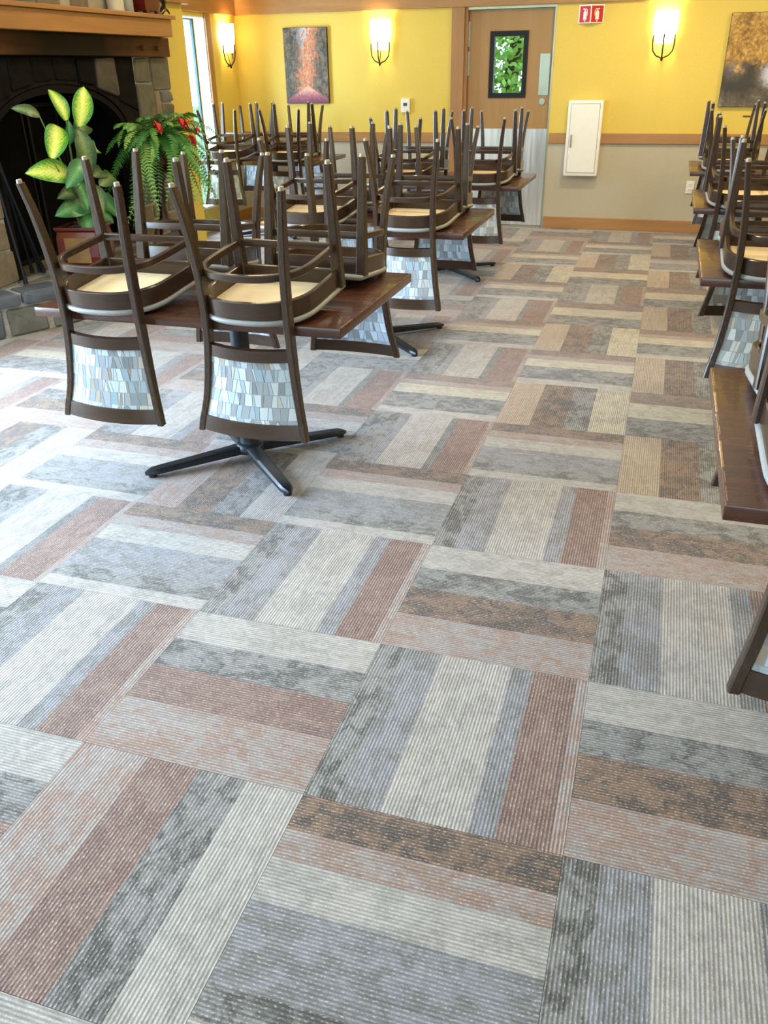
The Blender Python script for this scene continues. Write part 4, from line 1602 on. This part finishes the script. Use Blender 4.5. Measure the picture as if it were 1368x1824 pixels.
# ------------------------------------------------------------------ wall things
def sconce(loc, rz, label, power):
    root = tag(empty('wall_sconce', loc, (0, 0, rz)), label, 'lamp', 'lit wall sconces')
    # local: wall is the plane y = 0, room towards -y; z = 0 at the bottom of the glass
    rings_o = []
    n = 14
    prof = [(0.074, 0.0), (0.092, 0.05), (0.103, 0.14), (0.105, 0.22), (0.104, 0.265)]
    vs, fs = [], []
    for r, z in prof:
        for k in range(n + 1):
            a = math.pi * k / n
            vs.append((r * math.cos(a), -0.012 - 0.098 * (r / 0.105) * math.sin(a), z))
    m = n + 1
    for i in range(len(prof) - 1):
        for k in range(n):
            fs.append((i * m + k, i * m + k + 1, (i + 1) * m + k + 1, (i + 1) * m + k))
    MB().add(vs, fs).build('lamp_shade', 'lamp_shade_lit', root, 'all', label='glowing frosted glass shade')
    for s in (-1, 0, 1):
        if s == 0:
            pts = [(0, -0.108, 0.075), (0, -0.112, 0.0), (0, -0.10, -0.07), (0, -0.06, -0.118), (0, -0.012, -0.125)]
        else:
            pts = [(s * 0.096, -0.03, 0.07), (s * 0.098, -0.03, 0.0), (s * 0.088, -0.035, -0.06), (s * 0.055, -0.04, -0.10), (0, -0.045, -0.122)]
        MB().tube(pts, 0.0065, 8).build('bracket_arm', 'iron', root, True)
    box(-0.03, 0.03, -0.012, -0.001, 0.02, 0.10, 0.003).build('back_plate', 'iron', root)
    MB().tube([(0, -0.05, -0.12), (0, -0.03, -0.05), (0, -0.012, 0.03)], 0.005, 8).build('mount_stem', 'iron', root, True)
    MB().lathe([(0.004, -0.145), (0.011, -0.138), (0.011, -0.128), (0.004, -0.12)], 12, (0, -0.05, 0)).build('finial', 'iron', root, True)
    # the bulb
    d = bpy.data.lights.new('sconce_bulb', 'POINT')
    d.energy = power
    d.color = (1.0, 0.80, 0.45)
    d.shadow_soft_size = 0.03
    lo = bpy.data.objects.new('sconce_bulb', d)
    COL.objects.link(lo)
    lo.parent = root
    lo.location = (0, -0.055, 0.16)
    return root


sconce((-2.315, YB - 0.001, 1.69), 0, 'lit wall sconce between the autumn lane picture and the door', 12)
sconce((0.465, YB - 0.001, 1.69), 0, 'lit wall sconce on the back wall right of the white cabinet', 12)
sconce((XL + 0.001, 7.74, 1.69), R(90), 'lit wall sconce in the corner next to the tall window', 12)


def canvas(name, label, x0, x1, z0, z1, mat):
    root = tag(empty(name, ((x0 + x1) / 2, YB - 0.001, z0)), label, 'picture')
    w, h = (x1 - x0) / 2, z1 - z0
    box(-w, w, -0.034, -0.001, 0, h, 0.003).build('stretched_canvas', 'canvas_edge', root)
    me = bpy.data.meshes.new('print')
    me.from_pydata([(-w + .003, -0.0345, .003), (w - .003, -0.0345, .003), (w - .003, -0.0345, h - .003), (-w + .003, -0.0345, h - .003)], [], [(0, 1, 2, 3)])
    uv = me.uv_layers.new(name='UVMap')
    for k, c2 in enumerate(((0, 0), (1, 0), (1, 1), (0, 1))):
        uv.data[k].uv = c2
    me.materials.append(MATS[mat])
    link('print', me, root)
    return root


canvas('canvas_picture', 'canvas picture of an orange autumn lane between dark trees', -3.385, -2.895, 1.20, 1.91, 'print_autumn_lane')
canvas('canvas_picture', 'canvas picture of a rocky forest stream at the right edge', 1.03, 1.75, 1.155, 1.92, 'print_forest_stream')
tag(box(1.27, 1.335, YB - 0.004, YB - 0.0005, 1.065, 1.08).build('placard', 'placard'), 'tiny title placard under the forest stream picture', 'placard')
tag(box(-3.15, -3.09, YB - 0.004, YB - 0.0005, 1.08, 1.095).build('placard', 'placard'), 'tiny title placard under the autumn lane picture', 'placard')

# thermostat
th = tag(empty('thermostat', (-2.05, YB - 0.001, 1.11)), 'white wall thermostat with a small grey screen left of the door', 'thermostat')
box(-0.047, 0.047, -0.028, 0, 0, 0.13, 0.004).build('case', 'white_plastic', th)
box(-0.02, 0.02, -0.030, -0.0275, 0.062, 0.09).build('screen', 'screen_grey', th)

# outlet
ol = tag(empty('power_outlet', (0.89, YB - 0.001, 0.375)), 'white double power outlet low on the beige wall', 'outlet')
box(-0.038, 0.038, -0.007, 0, 0, 0.118, 0.003).build('cover_plate', 'white_plastic', ol)
for z in (0.034, 0.084):
    so = box(-0.018, 0.018, -0.010, -0.0065, z - 0.016, z + 0.016, 0.002).build('socket', 'white_plastic', ol)
    for s in (-1, 1):
        box(s * 0.007 - 0.0012, s * 0.007 + 0.0012, -0.0105, -0.0098, z - 0.006, z + 0.008).build('slot', 'rubber', so)

# extinguisher cabinet
cb = tag(empty('extinguisher_cabinet', (-0.19, YB - 0.001, 0.525)), 'white metal fire extinguisher cabinet on the back wall right of the door', 'cabinet')
m2 = MB()
m2.box(-0.17, 0.17, -0.085, 0, 0, 0.695, 0.018)
m2.build('body', 'white_paint', cb, True)
dr = box(-0.137, 0.137, -0.0885, -0.084, 0.035, 0.66, 0.003).build('door', 'white_paint', cb)
g2 = MB()
for x0, x1, z0, z1 in ((-0.141, -0.138, 0.031, 0.664), (0.138, 0.141, 0.031, 0.664), (-0.138, 0.138, 0.031, 0.034), (-0.138, 0.138, 0.661, 0.664)):
    g2.box(x0, x1, -0.0858, -0.084, z0, z1)
g2.build('seam', 'grey_plastic', cb)
box(-0.125, -0.108, -0.098, -0.088, 0.27, 0.385, 0.003).build('handle', 'satin_metal', dr, label='slim metal handle')

# extinguisher sign: two panels folded to a shallow V
sg = tag(empty('extinguisher_sign', (-0.222, YB - 0.001, 1.872)), 'red and white folded fire extinguisher sign above the white cabinet', 'sign')
SW, SHH, SD = 0.118, 0.152, 0.06
for s in (-1, 1):
    A = Vector((s * SW, -0.003, 0))
    B = Vector((0, -SD, 0))
    u = (B - A)
    L = u.length
    u.normalize()
    nrm = Vector((u.y, -u.x, 0))
    if nrm.y > 0:
        nrm = -nrm

    def pm(a, z, d, A=A, u=u, nrm=nrm):
        p = A + u * a + nrm * d
        return (p.x, p.y, z)
    pn = MB().prism([(0, 0), (L, 0), (L, SHH), (0, SHH)], lambda a, b2, d: pm(a, b2, d), -0.002, 0.0).build('sign_panel', 'white_plastic', sg)
    MB().prism([(0.012, 0.006), (L - 0.006, 0.006), (L - 0.006, SHH - 0.012), (0.012, SHH - 0.012)], lambda a, b2, d: pm(a, b2, d), 0.0, 0.0006).build('red_field', 'sign_red', pn)
    ic = MB()
    cx = (L + 0.006) / 2
    ic.prism([(cx - .017, .028), (cx + .017, .028), (cx + .017, .088), (cx + .010, .100), (cx - .010, .100), (cx - .017, .088)], lambda a, b2, d: pm(a, b2, d), 0.0006, 0.0012)
    ic.prism([(cx - .006, .1015), (cx + .006, .1015), (cx + .006, .110), (cx - .006, .110)], lambda a, b2, d: pm(a, b2, d), 0.0006, 0.0012)
    ic.prism([(cx - .022, .111), (cx + .018, .111), (cx + .018, .117), (cx - .022, .121)], lambda a, b2, d: pm(a, b2, d), 0.0006, 0.0012)
    ic.prism([(cx + .020, .060), (cx + .026, .060), (cx + .026, .108), (cx + .020, .112)], lambda a, b2, d: pm(a, b2, d), 0.0006, 0.0012)
    ic.build('extinguisher_icon', 'white_plastic', pn)
    ar = MB().prism([(cx - .010, .022), (cx + .010, .022), (cx, .010)], lambda a, b2, d: pm(a, b2, d), 0.0006, 0.0012)
    ar.build('arrow_icon', 'white_plastic', pn)

# ------------------------------------------------------------------ ceiling lamps (above the frame)
def downlight(x, y, label, power, color=(1.0, 0.79, 0.47)):
    root = tag(empty('ceiling_lamp', (x, y, ZC)), label, 'lamp', 'round ceiling lamps')
    MB().lathe([(0.15, -0.001), (0.155, -0.02), (0.13, -0.035)], 24).build('rim', 'white_paint', root, True)
    MB().lathe([(0.125, -0.036), (0.11, -0.045), (0.02, -0.052)], 24).build('lens', 'lamp_lens_lit', root, True)
    d = bpy.data.lights.new('ceiling_bulb', 'AREA')
    d.shape = 'DISK'
    d.size = 0.24
    d.energy = power
    d.color = color
    o = bpy.data.objects.new('ceiling_bulb', d)
    COL.objects.link(o)
    o.parent = root
    o.location = (0, 0, -0.06)


for x, xn in ((-2.4, 'left'), (0.2, 'middle'), (2.4, 'right')):
    for y, yn in ((2.0, 'nearest'), (4.4, 'second'), (6.6, 'farthest')):
        downlight(x, y, f'round lit ceiling lamp, {yn} in the {xn} row', 13 if xn == 'left' else 22 if yn == 'nearest' else 33)
